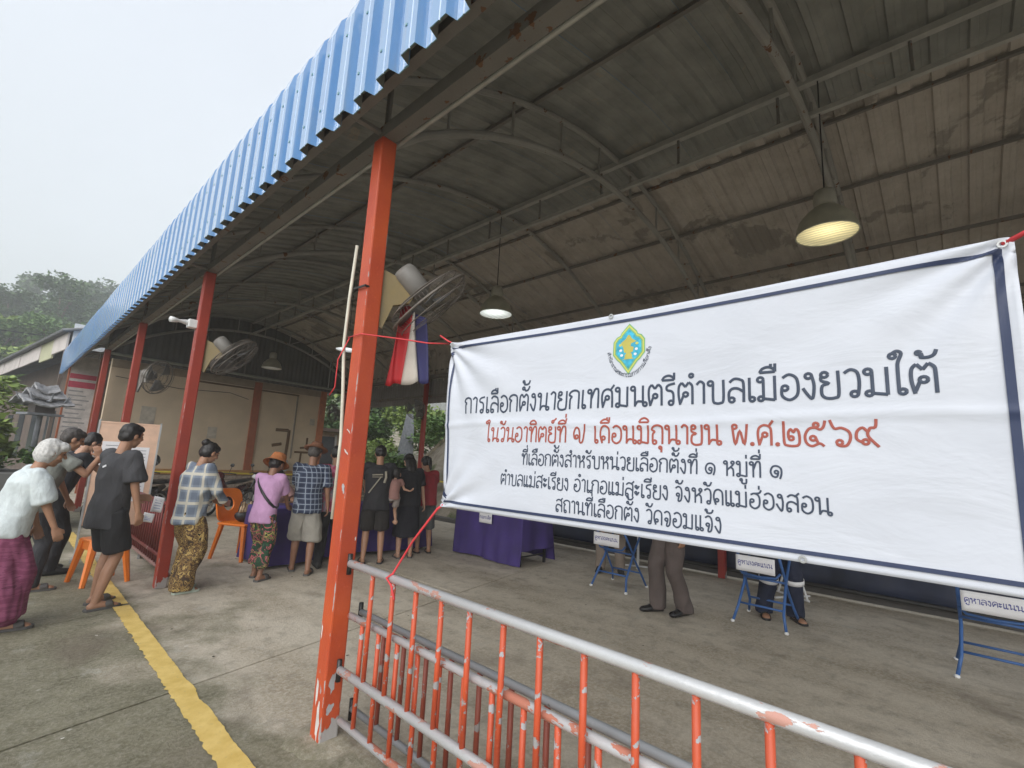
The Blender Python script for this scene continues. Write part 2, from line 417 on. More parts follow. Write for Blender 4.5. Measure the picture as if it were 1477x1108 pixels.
# ------------------------------------------------------------------ pavilion
PX, PXF = 1.46, 7.60
PY = [-4.94, -1.16, 2.62, 6.40, 10.18, 13.96]
pav = thing('open_pavilion', 'large open market shed with blue ribbed curved roof on red steel posts', 'pavilion', (0, 0, 0))
def zc(x): return 5.06 - .11 * (x - 4.47) ** 2       # upper chord
def post(x, y, z1, m, s=.11):
    bm = BM(); vs = add_box(bm, (x, y, z1 / 2 + .002), (s, s, z1), bev=.012)
    return obj('post', bm, m, pav)
def post_local(x, y, z1, m, s=.11):
    bm = BM(); add_box(bm, (0, 0, z1 / 2 + .002), (s, s, z1), bev=.010)
    o = obj('post', bm, m, pav); o.location = (x, y, 0); return o
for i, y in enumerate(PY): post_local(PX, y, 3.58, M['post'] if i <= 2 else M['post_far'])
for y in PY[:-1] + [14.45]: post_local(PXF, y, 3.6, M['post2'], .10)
# bare and repainted patches on the near post
def patch(face, u0, z0, ru, rz_, seed, m):
    rnd = random.Random(seed); bm = BM(); n = 14; vs = []
    for i in range(n):
        a = 2 * PI * i / n; k = rnd.uniform(.55, 1.15); u = u0 + ru * k * math.cos(a); z = z0 + rz_ * k * math.sin(a) + .5 * ru * math.cos(a)
        u = max(-.046, min(.046, u)); vs.append(bm.verts.new((1.46 + u, 2.62 - .0558, z) if face == 0 else (1.46 - .0558, 2.62 + u, z)))
    bm.faces.new(vs); bmesh.ops.triangulate(bm, faces=bm.faces); obj('bare_patch', bm, m, pav)
pg_ = plain('bare_zinc_patch', (.42, .42, .43), .6); pw_ = plain('whitish_filler', (.66, .63, .60), .7)
for a in ((0, -.01, .30, .022, .055, 1, pg_), (0, -.012, .17, .022, .030, 2, pg_), (1, -.02, .12, .022, .10, 3, pw_), (1, .02, .25, .014, .09, 4, pw_), (1, -.03, 1.33, .02, .026, 5, pg_), (1, -.02, 1.54, .03, .008, 6, pw_), (1, -.025, 1.66, .028, .006, 7, pw_), (1, .035, .55, .006, .05, 8, pw_), (0, .04, 1.05, .005, .014, 9, pw_)): patch(*a)
# roof sheets -------------------------------------------------
half = [(1.17, 3.56), (1.17, 3.8), (1.17, 4.05), (1.17, 4.25), (1.19, 4.34), (1.24, 4.42), (1.32, 4.47), (1.44, 4.50), (1.65, 4.53), (1.95, 4.60), (2.3, 4.70), (2.7, 4.81), (3.1, 4.91), (3.5, 5.0), (3.95, 5.08), (4.47, 5.115)]
prof = half + [(8.94 - x, z) for x, z in half[-2::-1]]
def sheet_mesh(prof, y_len=.72, nr=3):
    bm = BM(); pitch = y_len / nr
    sec = []
    for k in range(nr):
        y = k * pitch; sec += [(y, 0), (y + .035, 0), (y + .040, .005), (y + .045, 0), (y + .088, 0), (y + .100, .058), (y + .142, .058), (y + .147, .052), (y + .152, .058), (y + .220, .058)]
    sec.append((y_len + .001, 0.0)); sec.append((y_len + .034, -0.0))
    P = [V((x, 0, z)) for x, z in prof]; NN = []
    for i in range(len(P)):
        d = (P[min(i + 1, len(P) - 1)] - P[max(i - 1, 0)]).normalized(); NN.append(V((-d.z, 0, d.x)))
    def layer(off, mi):
        g = [[bm.verts.new(P[i] + NN[i] * (h * (1 if mi == 0 or P[i].x < 1.4 else .5) + off) + V((0, y, 0))) for (y, h) in sec] for i in range(len(P))]
        for i in range(len(P) - 1):
            for j in range(len(sec) - 1):
                q = (g[i][j], g[i + 1][j], g[i + 1][j + 1], g[i][j + 1])
                f = bm.faces.new(q if mi == 0 else q[::-1])
                xm = (P[i].x + P[i + 1].x) / 2
                f.material_index = mi if mi == 0 else (2 if 5.0 < xm < 7.78 else 1)
        return g
    a = layer(.006, 0); b = layer(0, 1)
    for i in (0, len(P) - 1):
        for j in range(len(sec) - 1):
            bm.faces.new((a[i][j], a[i][j + 1], b[i][j + 1], b[i][j])).material_index = 3
    for j in (0, len(sec) - 1):
        for i in range(len(P) - 1):
            bm.faces.new((a[i][j], a[i + 1][j], b[i + 1][j], b[i][j])).material_index = 0
    # screws on the rib crowns of the drop
    for k in range(nr):
        for zz in (3.72, 4.12):
            add_box(bm, (1.17 - .062, k * pitch + .19 - (.02 if zz > 4 else 0), zz), (.012, .014, .014), mi=3)
    me = bpy.data.meshes.new('roof_sheet'); bm.to_mesh(me); bm.free()
    for m in (M['blue'], M['under'], M['foil'], M['blue_edge']): me.materials.append(m)
    return me
sm_ = sheet_mesh(prof)
Y0, Y1 = -5.25, 20.6
k = 0; y = Y0
while y < Y1:
    o = bpy.data.objects.new('roof_sheet', sm_); C.objects.link(o); o.parent = pav
    o.location = (random.uniform(-.004, .004), y, random.uniform(-.004, .004)); y += .72
# longitudinal members
def lon(name, x, z, r=.028, m='steel', y0=Y0 + .05, y1=Y1 - .1, n=8, sq=False):
    bm = BM()
    if sq: bx(x - r, x + r, y0, y1, z - r, z + r, bm)
    else: tube(bm, [(x, y0, z), (x, y1, z)], r, n)
    return obj(name, bm, M[m], pav)
lon('eave_purlin', 1.215, 3.64, .03, sq=True)
lon('beam', 1.46, 3.625, .045, sq=True, y1=14.1); lon('conduit', 1.53, 3.585, .014, 'steel_light', y1=14.1)
lon('beam', PXF, 3.65, .045, sq=True, y1=14.5)
lon('beam', PXF + .1, 3.16, .03, sq=True, y1=14.5)
for x in (2.9, 5.15, 6.1, 7.0, 7.8):
    zz = [p for p in [(zc(x) + .03)]][0]
    lon('purlin', x, zz, .018, sq=True)
lon('ridge_chord', 4.45, 5.035, .03, 'steel_light', sq=True); lon('ridge_chord', 4.45, 4.70, .022, 'steel_light', sq=True)
bm = BM(); y = Y0 + .5
while y < 14.2:
    tube(bm, [(4.45, y, 4.71), (4.45, y, 5.03)], .014, 6); y += .95
o = obj('web_strut', bm, M['steel'], pav); o['kind'] = 'stuff'
# arch trusses
def arch(y, double=True, m='arch_steel'):
    bm = BM()
    pts = [V((x, y, zc(x))) for x in [1.26 + (7.68 - 1.26) * i / 26 for i in range(27)]]
    tube(bm, pts, .030, 8); obj('arch_rib', bm, M[m], pav)
    if double:
        bm = BM(); lo = []
        for i in range(27):
            t = i / 26; x = lerp(1.5, 7.5, t); lo.append(V((x, y, 3.58 + 1.09 * (1 - (2 * t - 1) ** 2) ** .86)))
        tube(bm, lo, .033, 10); obj('arch_rib', bm, M[m], pav)
        for i in range(2, 25, 3):
            p = lo[i]; bm = BM(); tube(bm, [p, V((p.x, y, zc(p.x)))], .014, 6); obj('web_strut', bm, M[m], pav)
            if 14 < i < 24:
                q = lo[i + 1]; bm = BM(); tube(bm, [p, V((q.x + .25, y, zc(q.x + .25)))], .012, 6); obj('web_strut', bm, M[m], pav)
for i, y in enumerate([-3.05, -1.16, .73, 2.62, 4.51, 6.40, 8.29, 10.18, 12.07, 14.0, 17.8, 20.3]):
    arch(y, double=(i % 2 == 1) or y == .73)
for y in PY[1:]:
    bm = BM(); tube(bm, [(1.46, y, 3.63), (1.2, y, 3.63)], .022, 6); tube(bm, [(1.46, y, 3.6), (1.46, y, 4.1)], .022, 6); obj('bracket', bm, M['steel'], pav)
    bm = BM(); tube(bm, [(PXF, y, 3.65), (7.74, y, 3.62), (7.74, y, 3.1)], .022, 6); obj('bracket', bm, M['steel'], pav)
# hanging skirt at far side
def corr(name, p0, p1, z0f, z1f, m, amp=.012, pitch=.125, y_off=0, parent=pav, th=.004):
    p0 = V(p0); p1 = V(p1); d = p1 - p0; Ln = d.length; d.normalize(); nrm = V((-d.y, d.x, 0))
    bm = BM(); n = max(4, int(Ln / pitch * 4)); A = []; B = []
    for s_ in (0, 1):
        row = []
        for i in range(n + 1):
            t = i / n * Ln; ph = (i % 4); h = amp if ph in (1, 2) else 0
            p = p0 + d * t + nrm * (h + s_ * th)
            row.append((bm.verts.new((p.x, p.y, z0f(t))), bm.verts.new((p.x, p.y, z1f(t)))))
        for i in range(n):
            q = (row[i][0], row[i + 1][0], row[i + 1][1], row[i][1]); bm.faces.new(q if s_ else q[::-1])
        A.append(row)
    for i in range(n):
        bm.faces.new((A[0][i][0], A[0][i + 1][0], A[1][i + 1][0], A[1][i][0])); bm.faces.new((A[0][i][1], A[1][i][1], A[1][i + 1][1], A[0][i + 1][1]))
    return obj(name, bm, m, parent)
gs_mat = plain('grey_corrugated_sheet', (.23, .215, .20), .6, .1, var=.2, scale=3)
corr('skirt_sheet', (7.78, -4.9, 0), (7.78, 14.6, 0), lambda t: 2.97, lambda t: 3.62, gs_mat)
# gable end
gy0, gy1 = 13.98, 14.42
gdir = (V((7.6, gy1, 0)) - V((1.46, gy0, 0)))
gL = gdir.length
corr('gable_sheet', (1.46, gy0 + .06, 0), (7.6, gy1 + .06, 0), lambda t: 3.42, lambda t: max(3.5, zc(1.46 + t * 6.14 / gL) - .02), plain('dark_gable_sheet', (.10, .098, .092), .6, var=.2, scale=3))
bm = BM(); tube(bm, [(1.46, gy0 - .03, 3.52), (7.6, gy1 - .03, 3.52)], .035, 6); obj('tie_beam', bm, plain('pale_green_beam', (.26, .28, .24), .5), pav)
bm = BM(); tube(bm, [(6.9, gy0 + .36, 3.5), (6.9, gy0 + .36, 4.46)], .02, 6); obj('web_strut', bm, M['galv'], pav)
bm = BM(); tube(bm, [(4.4, gy0 + .2, 3.5), (4.4, gy0 + .2, 5.0)], .02, 6); obj('web_strut', bm, M['steel'], pav)

# ------------------------------------------------------------------ near steel barriers
def barrier(name, label, x, y0, y1, zs, bars_z, pitch, first, railm, barm, r=.0215, rb=.0125, group='steel pipe barriers', hooks=True, loc_z=0):
    t = thing(name, label, 'barrier', (x, y0, 0), 0, group)
    for i, z in enumerate(zs):
        bm = BM(); tube(bm, [(0, 0, z), (0, y1 - y0, z)], r if i == 0 or True else r, 12); obj('rail', bm, railm, t, True)
    y = first
    bar = None; 
    while y > y1 if y1 < y0 else y < y1:
        bm = BM(); tube(bm, [(0, 0, bars_z[0]), (0, 0, bars_z[1])], rb, 10)
        b = obj('bar', bm, barm, t, True)
        b.location = (0, y - y0, 0); b.rotation_euler = (random.uniform(-.004, .004), 0, random.uniform(0, 6))
        y += -pitch if y1 < y0 else pitch
    if hooks:
        for z in zs:
            bm = BM(); tube(bm, [(0, .01, z - .06), (0, .01, z + .05)], .014, 8); obj('hinge_pin', bm, M['dark_metal'], t, True)
    return t
def bar_local(m): return m
barrier('steel_barrier', 'tall orange barred barrier panel with worn silver rails hung on the near red post', 1.46, 2.52, -1.08, (.925, .374), (.374, .925), .189, 2.284, M['rail'], M['fence'])
barrier('steel_barrier', 'low orange barrier behind the tall panel touching the near post', 1.505, 2.545, -1.3, (.637, .10), (.10, .637), .165, 2.41, M['rail2'], M['fence'], hooks=False, r=.0185)
barrier('steel_barrier', 'low barrier with plain grey rail and dark bars, hindmost of the near three', 1.62, 2.62, -1.5, (.617, .098), (.098, .617), .19, 2.37, M['rail_grey'], M['bar_dark'], r=.0175)
bb = barrier('steel_barrier', 'maroon barred barrier between the second and third red posts', 1.50, 6.50, 8.75, (.84, .265), (.265, .84), .12, 6.6, M['maroon'], M['maroon'])
bb2 = barrier('steel_barrier', 'low maroon barrier leaning beside the maroon panel past the second post', 1.56, 6.55, 8.9, (.60, .09), (.09, .60), .12, 6.66, plain('pinkish_rail', (.38, .22, .20), .6), M['maroon'], hooks=False)

# ------------------------------------------------------------------ banner with Thai lettering
B_Y0, B_Y1 = 1.752, -.137     # left edge y, right edge y
def bdisp(y, z):
    """sag and creases of the hung vinyl: offset along -x"""
    u = (B_Y0 - y) / (B_Y0 - B_Y1); v = (z - 1.31) / .77
    d = .010 * math.sin(u * 5 + v * 2) + .003 * math.sin(u * 13 - v * 7) * (1 - .5 * v)
    e1 = math.hypot(u * 1.9, (1 - v) * .78)
    d += .012 * math.exp(-e1 * 3.5) * math.sin(14 * math.atan2(1 - v, u * 2.4 + .02))
    e2 = math.hypot(u * 1.9, v * .78)
    d += .012 * math.exp(-e2 * 4) * math.sin(13 * math.atan2(v, u * 2.4 + .02))
    e3 = math.hypot((1 - u) * 1.9, (1 - v) * .78)
    d += .010 * math.exp(-e3 * 4) * math.sin(13 * math.atan2(1 - v, (1 - u) * 2.4 + .02))
    d += .0045 * noise.noise(V((y * 2.2, z * 6, 0))) + .0010 * noise.noise(V((y * 9, z * 15, 4)))
    d += .004 * math.exp(-((z - 1.685 - .01 * math.sin(u * 9)) / .012) ** 2)          # fold line
    return d
def bpt(y, z, off=0.):
    u = (B_Y0 - y) / (B_Y0 - B_Y1); vv = (z - 1.31) / .77
    sag = .006 * math.sin(PI * u) * (vv - .5) * -1
    return V((1.45 - bdisp(y, z) - off, y, z + sag))
ban = thing('election_banner', 'white vinyl banner with Thai print and blue border tied between red posts', 'banner', (0, 0, 0))
bm = BM()
def bfn(u, v, off=0):
    y = lerp(B_Y0, B_Y1, u); top = lerp(2.088, 2.075, u); bot = lerp(1.312, 1.312, u)
    return bpt(y, lerp(bot, top, v), off)
g1 = grid(bm, lambda u, v: bfn(u, v), 190, 80)
obj('banner_cloth', bm, M['banner'], ban, True)
so = ban.children[0].modifiers.new('thick', 'SOLIDIFY'); so.thickness = .0015; so.offset = 1
def strip(y0, z0, y1, z1, wd, m, name='border_line'):
    bm = BM(); n = 260
    def fn(u, v):
        y = lerp(y0, y1, u); z = lerp(z0, z1, u); dy, dz = y1 - y0, z1 - z0; l = math.hypot(dy, dz)
        return bpt(y - dz / l * (v - .5) * wd, z + dy / l * (v - .5) * wd, .0045)
    grid(bm, fn, n, 3); obj(name, bm, m, ban)
strip(1.728, 2.058, -.113, 2.046, .0105, M['navy']); strip(1.728, 1.338, -.10, 1.338, .0105, M['navy'])
strip(1.730, 2.06, 1.730, 1.338, .010, M['navy']); strip(-.109, 2.05, -.103, 1.338, .016, M['navy'])
# metal eyelets along the top and bottom edges of the banner
for (yy, zz) in ((1.735, 2.075), (.88, 2.078), (-.118, 2.062), (1.74, 1.322), (-.12, 1.322), (.3, 1.32)):
    bm = BM(); p = bpt(yy, zz, .004); lathe(bm, [(.004, 0), (.005, .002), (.009, .002), (.010, 0)], p, 16, Matrix.Rotation(-PI / 2, 4, 'Y')); obj('eyelet', bm, M['galv'], ban)
# stroke font: looped Thai letters as centre lines in a box of body height 1; ('o', x, y, r) is a loop
GL = {
 'ก': (.74, [[(.12, 0), (.12, .52), (.21, .66), (.06, .77), (.15, .93), (.36, 1), (.56, .93), (.62, .75), (.62, 0)]]),
 'ร': (.54, [('o', .29, .11, .10), [(.39, .11), (.39, .48), (.31, .64), (.13, .70), (.10, .84), (.2, .94), (.46, 1)]]),
 'ล': (.72, [('o', .18, .11, .10), [(.08, .12), (.08, .42), (.2, .58), (.4, .58), (.6, .44)], [(.1, .86), (.28, 1), (.5, .95), (.61, .78), (.61, 0)]]),
 'ส': (.74, [('o', .18, .11, .10), [(.08, .12), (.08, .42), (.2, .58), (.4, .58), (.6, .44)], [(.1, .86), (.28, 1), (.5, .95), (.61, .78), (.61, 0)], [(.46, .9), (.70, 1.14)]]),
 'อ': (.70, [('o', .19, .47, .10), [(.09, .45), (.10, .16), (.33, 0), (.56, .16), (.61, .5), (.55, .85), (.33, 1), (.12, .88)]]),
 'ฮ': (.74, [('o', .19, .47, .10), [(.09, .45), (.10, .16), (.33, 0), (.56, .16), (.61, .5), (.55, .8), (.33, .93), (.12, .84)], [(.36, .93), (.60, .98), (.70, 1.16)]]),
 'ค': (.72, [[(.14, 0), (.08, .5), (.14, .86), (.35, 1), (.56, .88), (.61, .6), (.61, 0)], ('o', .36, .52, .10), [(.27, .47), (.15, .08)]]),
 'ศ': (.74, [[(.14, 0), (.08, .5), (.14, .82), (.35, .94), (.56, .84), (.61, .6), (.61, 0)], ('o', .36, .50, .10), [(.27, .45), (.15, .08)], [(.5, .86), (.70, 1.14)]]),
 'ต': (.76, [[(.14, 0), (.07, .45), (.09, .84), (.21, 1)], [(.21, 1), (.35, .80)], [(.35, .80), (.49, 1)], [(.49, 1), (.62, .86), (.64, .6), (.64, 0)], ('o', .36, .46, .10), [(.27, .41), (.15, .08)]]),
 'ด': (.72, [[(.20, 0), (.08, .45), (.14, .86), (.35, 1), (.56, .88), (.61, .6), (.61, 0)], ('o', .27, .30, .10), [(.17, .30), (.20, .0)]]),
 'ถ': (.74, [('o', .21, .10, .10), [(.11, .12), (.11, .52), (.21, .66), (.06, .77), (.15, .93), (.36, 1), (.56, .93), (.62, .75), (.62, 0)]]),
 'ภ': (.80, [('o', .09, .10, .09), [(.18, .12), (.18, .52), (.28, .66), (.13, .77), (.22, .93), (.43, 1), (.63, .93), (.69, .75), (.69, 0)]]),
 'ง': (.52, [('o', .23, .88, .10), [(.33, .88), (.39, .5), (.33, .02), (.2, .14), (.05, .42)]]),
 'น': (.80, [('o', .13, .88, .10), [(.23, .88), (.23, 0)], [(.23, .06), (.36, .24), (.58, .22)], [(.60, 1), (.60, .10)], ('o', .69, .10, .09)]),
 'ม': (.76, [('o', .14, .88, .10), [(.24, .88), (.24, .10)], ('o', .15, .10, .09), [(.24, .10), (.62, .03)], [(.62, .02), (.62, 1)]]),
 'บ': (.76, [('o', .14, .88, .10), [(.24, .88), (.24, .14), (.34, 0), (.52, 0), (.63, .14), (.63, 1)]]),
 'ย': (.68, [('o', .18, .88, .10), [(.09, .84), (.09, .66), (.30, .55), (.11, .46), (.09, .14), (.22, 0), (.46, 0), (.57, .14), (.57, 1)]]),
 'ว': (.56, [('o', .32, .11, .10), [(.42, .11), (.46, .5), (.42, .88), (.24, 1), (.06, .88)]]),
 'า': (.46, [[(.05, .86), (.19, 1), (.33, .90), (.34, .72), (.34, 0)]]),
 'เ': (.34, [[(.1, 1), (.1, .12)], ('o', .19, .10, .09)]),
 'แ': (.62, [[(.1, 1), (.1, .12)], ('o', .19, .10, .09), [(.38, 1), (.38, .12)], ('o', .47, .10, .09)]),
 'ใ': (.38, [('o', .03, 1.36, .085), [(.03, 1.45), (.15, 1.52), (.25, 1.42), (.16, 1.14), (.14, .9), (.14, .12)], ('o', .23, .10, .09)]),
 'ท': (.74, [('o', .14, .88, .10), [(.24, .88), (.24, 0)], [(.24, .46), (.40, .93), (.53, 1), (.62, .86), (.62, 0)]]),
 'พ': (.82, [('o', .19, .88, .10), [(.10, .82), (.22, .02), (.41, .70), (.60, .02), (.72, 1)]]),
 'ห': (.76, [('o', .14, .88, .10), [(.24, .88), (.24, 0)], [(.24, .40), (.52, .66), (.62, .80)], ('o', .57, .88, .09), [(.44, .58), (.60, .44), (.62, 0)]]),
 'จ': (.60, [('o', .22, .44, .10), [(.31, .40), (.24, .02), (.42, .08), (.48, .5), (.42, .88), (.24, 1), (.06, .88)]]),
 'ะ': (.46, [('o', .12, .76, .08), [(.12, .68), (.2, .60), (.36, .82)], ('o', .12, .32, .08), [(.12, .24), (.2, .16), (.36, .38)]]),
 'ณ': (.95, [('o', .13, .88, .1), [(.23, .88), (.23, .02), (.45, 1), (.5, .9), (.5, .1)], [(.5, .1), (.8, .22)], [(.82, 1), (.82, .1)]]),
 '.': (.26, [('o', .11, .06, .045), [(.07, .06), (.15, .06)]]),
 ' ': (.38, []),
 '๗': (.98, [('o', .27, .36, .10), [(.27, .24), (.12, .28), (.07, .6), (.2, .9), (.38, .84), (.46, .5), (.46, .1), (.56, 0), (.68, .15), (.76, .7), (.80, 1.12)]]),
 '๒': (.82, [[(.10, 1.1), (.10, .22), (.2, .02), (.6, .02), (.68, .3), (.64, .66), (.54, .74), (.46, .60), (.36, .74), (.27, .6), (.27, .35)], ('o', .37, .34, .09)]),
 '๕': (.88, [[(.72, 0), (.56, .12), (.3, 0), (.10, .14), (.06, .45), (.2, .74), (.42, .80), (.6, .72), (.72, .84), (.78, 1.1)], ('o', .34, .34, .10), [(.44, .34), (.50, .16)], ('o', .46, .92, .09)]),
 '๖': (.84, [[(.06, 1.12), (.2, .76), (.44, .78), (.68, .62), (.72, .34), (.6, .06), (.40, .02), (.26, .10)], ('o', .36, .17, .10)]),
 '๙': (.86, [('o', .36, .20, .10), [(.26, .18), (.08, .32), (.10, .62), (.28, .78), (.44, .62), (.52, .76), (.68, .80), (.72, 1.12)], [(.44, .62), (.46, .4), (.76, 0)]]),
 '๑': (.78, [('o', .38, .40, .10), [(.48, .38), (.40, .12), (.18, .14), (.07, .42), (.18, .72), (.42, .78), (.62, .62), (.64, .3), (.56, .0)]]),
}
ABOVE = {
 'ิ': [[(-.60, 1.17), (-.5, 1.34), (-.30, 1.41), (-.12, 1.30), (-.08, 1.17)], [(-.60, 1.17), (-.08, 1.17)]],
 'ี': [[(-.60, 1.17), (-.5, 1.32), (-.30, 1.38), (-.12, 1.28), (-.08, 1.17)], [(-.60, 1.17), (-.08, 1.17)], [(-.08, 1.17), (-.07, 1.5)]],
 'ื': [[(-.60, 1.17), (-.5, 1.32), (-.30, 1.38), (-.12, 1.28), (-.08, 1.17)], [(-.60, 1.17), (-.08, 1.17)], [(-.08, 1.17), (-.07, 1.5)], [(-.22, 1.34), (-.21, 1.5)]],
 'ั': [('o', -.42, 1.34, .075), [(-.34, 1.31), (-.28, 1.20), (-.12, 1.24), (-.02, 1.46)]],
 '้': [('o', -.42, 1.38, .055), [(-.36, 1.36), (-.34, 1.26), (-.38, 1.22), (-.20, 1.20), (-.06, 1.27), (.0, 1.44)]],
 '่': [[(-.10, 1.18), (-.10, 1.42)]],
 '์': [('o', -.24, 1.30, .075), [(-.18, 1.35), (-.02, 1.52)]],
}
BELOW = {'ุ': [[(-.10, -.14), (-.10, -.44)], ('o', -.17, -.19, .06)], 'ู': [('o', -.40, -.19, .06), [(-.34, -.19), (-.34, -.40), (-.12, -.40), (-.10, -.12)]]}
def thai(s):
    """centre lines of a whole line of text and its width"""
    out = []; pen = 0; up = False
    def put(items, ox, oy=0):
        for it in items:
            if it[0] == 'o': out.append([(ox + it[1] + it[3] * math.cos(a * PI / 6), oy + it[2] + it[3] * math.sin(a * PI / 6)) for a in range(13)])
            else:
                P = it
                if len(P) > 2:
                    Q = []
                    for i in range(len(P) - 1):
                        p0, p1, p2, p3 = P[max(i - 1, 0)], P[i], P[i + 1], P[min(i + 2, len(P) - 1)]
                        for k in range(4):
                            t = k / 4
                            Q.append(tuple(.5 * (2 * p1[c] + (p2[c] - p0[c]) * t + (2 * p0[c] - 5 * p1[c] + 4 * p2[c] - p3[c]) * t * t + (3 * p1[c] - p0[c] - 3 * p2[c] + p3[c]) * t ** 3) for c in (0, 1)))
                    P = Q + [P[-1]]
                else: P = [(lerp(P[0][0], P[1][0], k / 3), lerp(P[0][1], P[1][1], k / 3)) for k in range(4)]
                out.append([(ox + x, oy + y) for x, y in P])
    for i, ch in enumerate(s):
        if ch in ABOVE:
            tone = ch in '้่์'
            am = i + 1 < len(s) and s[i + 1] == 'ำ'
            put(ABOVE[ch], pen - (.04 if not tone else .06), .36 if tone and (up or am) else 0)
            if not tone: up = True
        elif ch in BELOW: put(BELOW[ch], pen - .06)
        elif ch == 'ำ': put([('o', -.16, 1.30, .08)], pen); put(GL['า'][1], pen); pen += GL['า'][0]; up = False
        else: put(GL[ch][1], pen); pen += GL[ch][0]; up = False
    return out, pen
def ink_strokes(bm, lines, fn, hw, nrm, th=.0005):
    for P in lines:
        pts = [V(fn(x, y)) for x, y in P]
        if (pts[0] - pts[-1]).length < 1e-9: pts[-1] = pts[0] + (pts[1] - pts[0]) * .05
        tube(bm, pts, [(th, hw)] * len(pts), 6, side=nrm)
def print_line(s, yL, yR, zbase, h, m, parent, place, name='lettering', wt=.064):
    lines, W = thai(s); x0 = min(p[0] for l in lines for p in l); x1 = max(p[0] for l in lines for p in l)
    bm = BM(); ink_strokes(bm, lines, lambda x, y: place(lerp(yL, yR, (x - x0) / (x1 - x0)), zbase + y * h), h * wt, V((1, 0, 0)))
    o = obj(name, bm, m, parent); o['kind'] = 'stuff'; return o
def fine(bm, mx):
    bmesh.ops.triangulate(bm, faces=bm.faces)
    for _ in range(5):
        es = [e for e in bm.edges if e.calc_length() > mx]
        if not es: break
        bmesh.ops.subdivide_edges(bm, edges=es, cuts=1)
        bmesh.ops.triangulate(bm, faces=[f for f in bm.faces if len(f.verts) > 3])
pl = lambda y, z: bpt(y, z, .0026)
print_line('การเลือกตั้งนายกเทศมนตรีตำบลเมืองยวมใต้', 1.623, .007, 1.738, .071, M['ink'], ban, pl)
print_line('ในวันอาทิตย์ที่ ๗ เดือนมิถุนายน พ.ศ.๒๕๖๙', 1.476, .126, 1.612, .061, M['ink_red'], ban, pl)
print_line('ที่เลือกตั้งสำหรับหน่วยเลือกตั้งที่ ๑ หมู่ที่ ๑', 1.262, .341, 1.522, .044, M['ink'], ban, pl)
print_line('ตำบลแม่สะเรียง อำเภอแม่สะเรียง จังหวัดแม่ฮ่องสอน', 1.370, .231, 1.437, .044, M['ink'], ban, pl)
print_line('สถานที่เลือกตั้ง วัดจอมแจ้ง', 1.085, .502, 1.358, .044, M['ink'], ban, pl)
# emblem
EY, EZ = .804, 1.945
def poly(pts, m, off, name):
    bm = BM(); vs = [bm.verts.new((px, pz, 0)) for px, pz in pts]
    bm.faces.new(vs); fine(bm, .012)
    for v in bm.verts: v.co = bpt(EY - v.co.x, EZ + v.co.y, off)
    return obj(name, bm, m, ban)
def lobed(k):
    q = [(0, .093), (.030, .062), (.034, .052), (.048, .047), (.061, .030), (.062, -.018), (.044, -.040), (.034, -.048), (0, -.093)]
    q = [(x * k, z * k) for x, z in q]; return q + [(-x, z) for x, z in q[-2:0:-1]]
poly(lobed(1.0), M['emb_green'], .0026, 'emblem'); poly(lobed(.94), M['emb_yellow'], .0030, 'emblem'); poly(lobed(.86), M['emb_green'], .0034, 'emblem'); poly(lobed(.78), M['emb_blue'], .0038, 'emblem')
gold = [(.012, .036), (.003, .05), (-.003, .05), (-.012, .036), (-.006, .028), (-.030, .024), (-.010, .018), (-.008, .008), (-.020, .004), (-.017, -.012), (-.008, -.016), (-.014, -.022), (-.014, -.034), (-.024, -.038), (.024, -.038), (.014, -.034), (.014, -.022), (.008, -.016), (.017, -.012), (.020, .004), (.008, .008), (.010, .018), (.030, .024), (.006, .028)]
poly(gold, M['emb_gold'], .0042, 'emblem_tray')
for sx in (-1, 1):
    for (a, b) in ((.032, .016), (.030, -.004), (.026, -.022)):
        poly([(sx * (a + .006 * math.cos(t)), b + .005 * math.sin(t)) for t in [i * PI / 4 for i in range(8)]], M['emb_yellow'] if b > 0 else M['paper'], .0042, 'emblem_leaf')
# arc lettering under the emblem
LN, W_ = thai('สำนักงานคณะกรรมการการเลือกตั้ง'); bm = BM()
def arcpt(x, y):
    a = lerp(R(192), R(350), x / W_); rr = .100 - y * .011
    return bpt(EY - rr * math.cos(a) * .86, EZ + .02 + rr * math.sin(a) * 1.22, .0026)
ink_strokes(bm, LN, arcpt, .0009, V((1, 0, 0)))
o = obj('arc_lettering', bm, M['ink'], ban); o['kind'] = 'stuff'
# twine
def twine(label, pts, r=.004, wig=.0):
    bm = BM(); tube(bm, pts, r, 6); o = obj('twine', bm, M['red_string'], None, True); return tag(o, label, 'twine')
twine('pink plastic twine from near red post to top left banner corner', [(1.39, 2.70, 2.24), (1.395, 2.56, 2.245), (1.42, 2.2, 2.17), (1.445, 1.95, 2.115), (1.45, 1.745, 2.085), (1.44, 1.78, 2.10), (1.44, 1.85, 2.14)])
twine('red twine from lower left banner corner down to the barrier rail', [(1.45, 1.745, 1.32), (1.44, 1.77, 1.30), (1.45, 1.95, 1.13), (1.455, 2.10, .95), (1.43, 2.115, .93), (1.45, 2.10, .895), (1.44, 2.05, .84)], .006)
twine('red twine at the top right banner corner running to the next post', [(1.445, -.118, 2.062), (1.44, -.2, 2.10), (1.43, -.6, 2.14), (1.40, -1.10, 2.2)], .006)
twine('red twine loop hanging down the left side of the near post', [(1.395, 2.69, 2.24), (1.36, 2.74, 2.1), (1.37, 2.76, 1.93), (1.36, 2.80, 1.88)], .004)
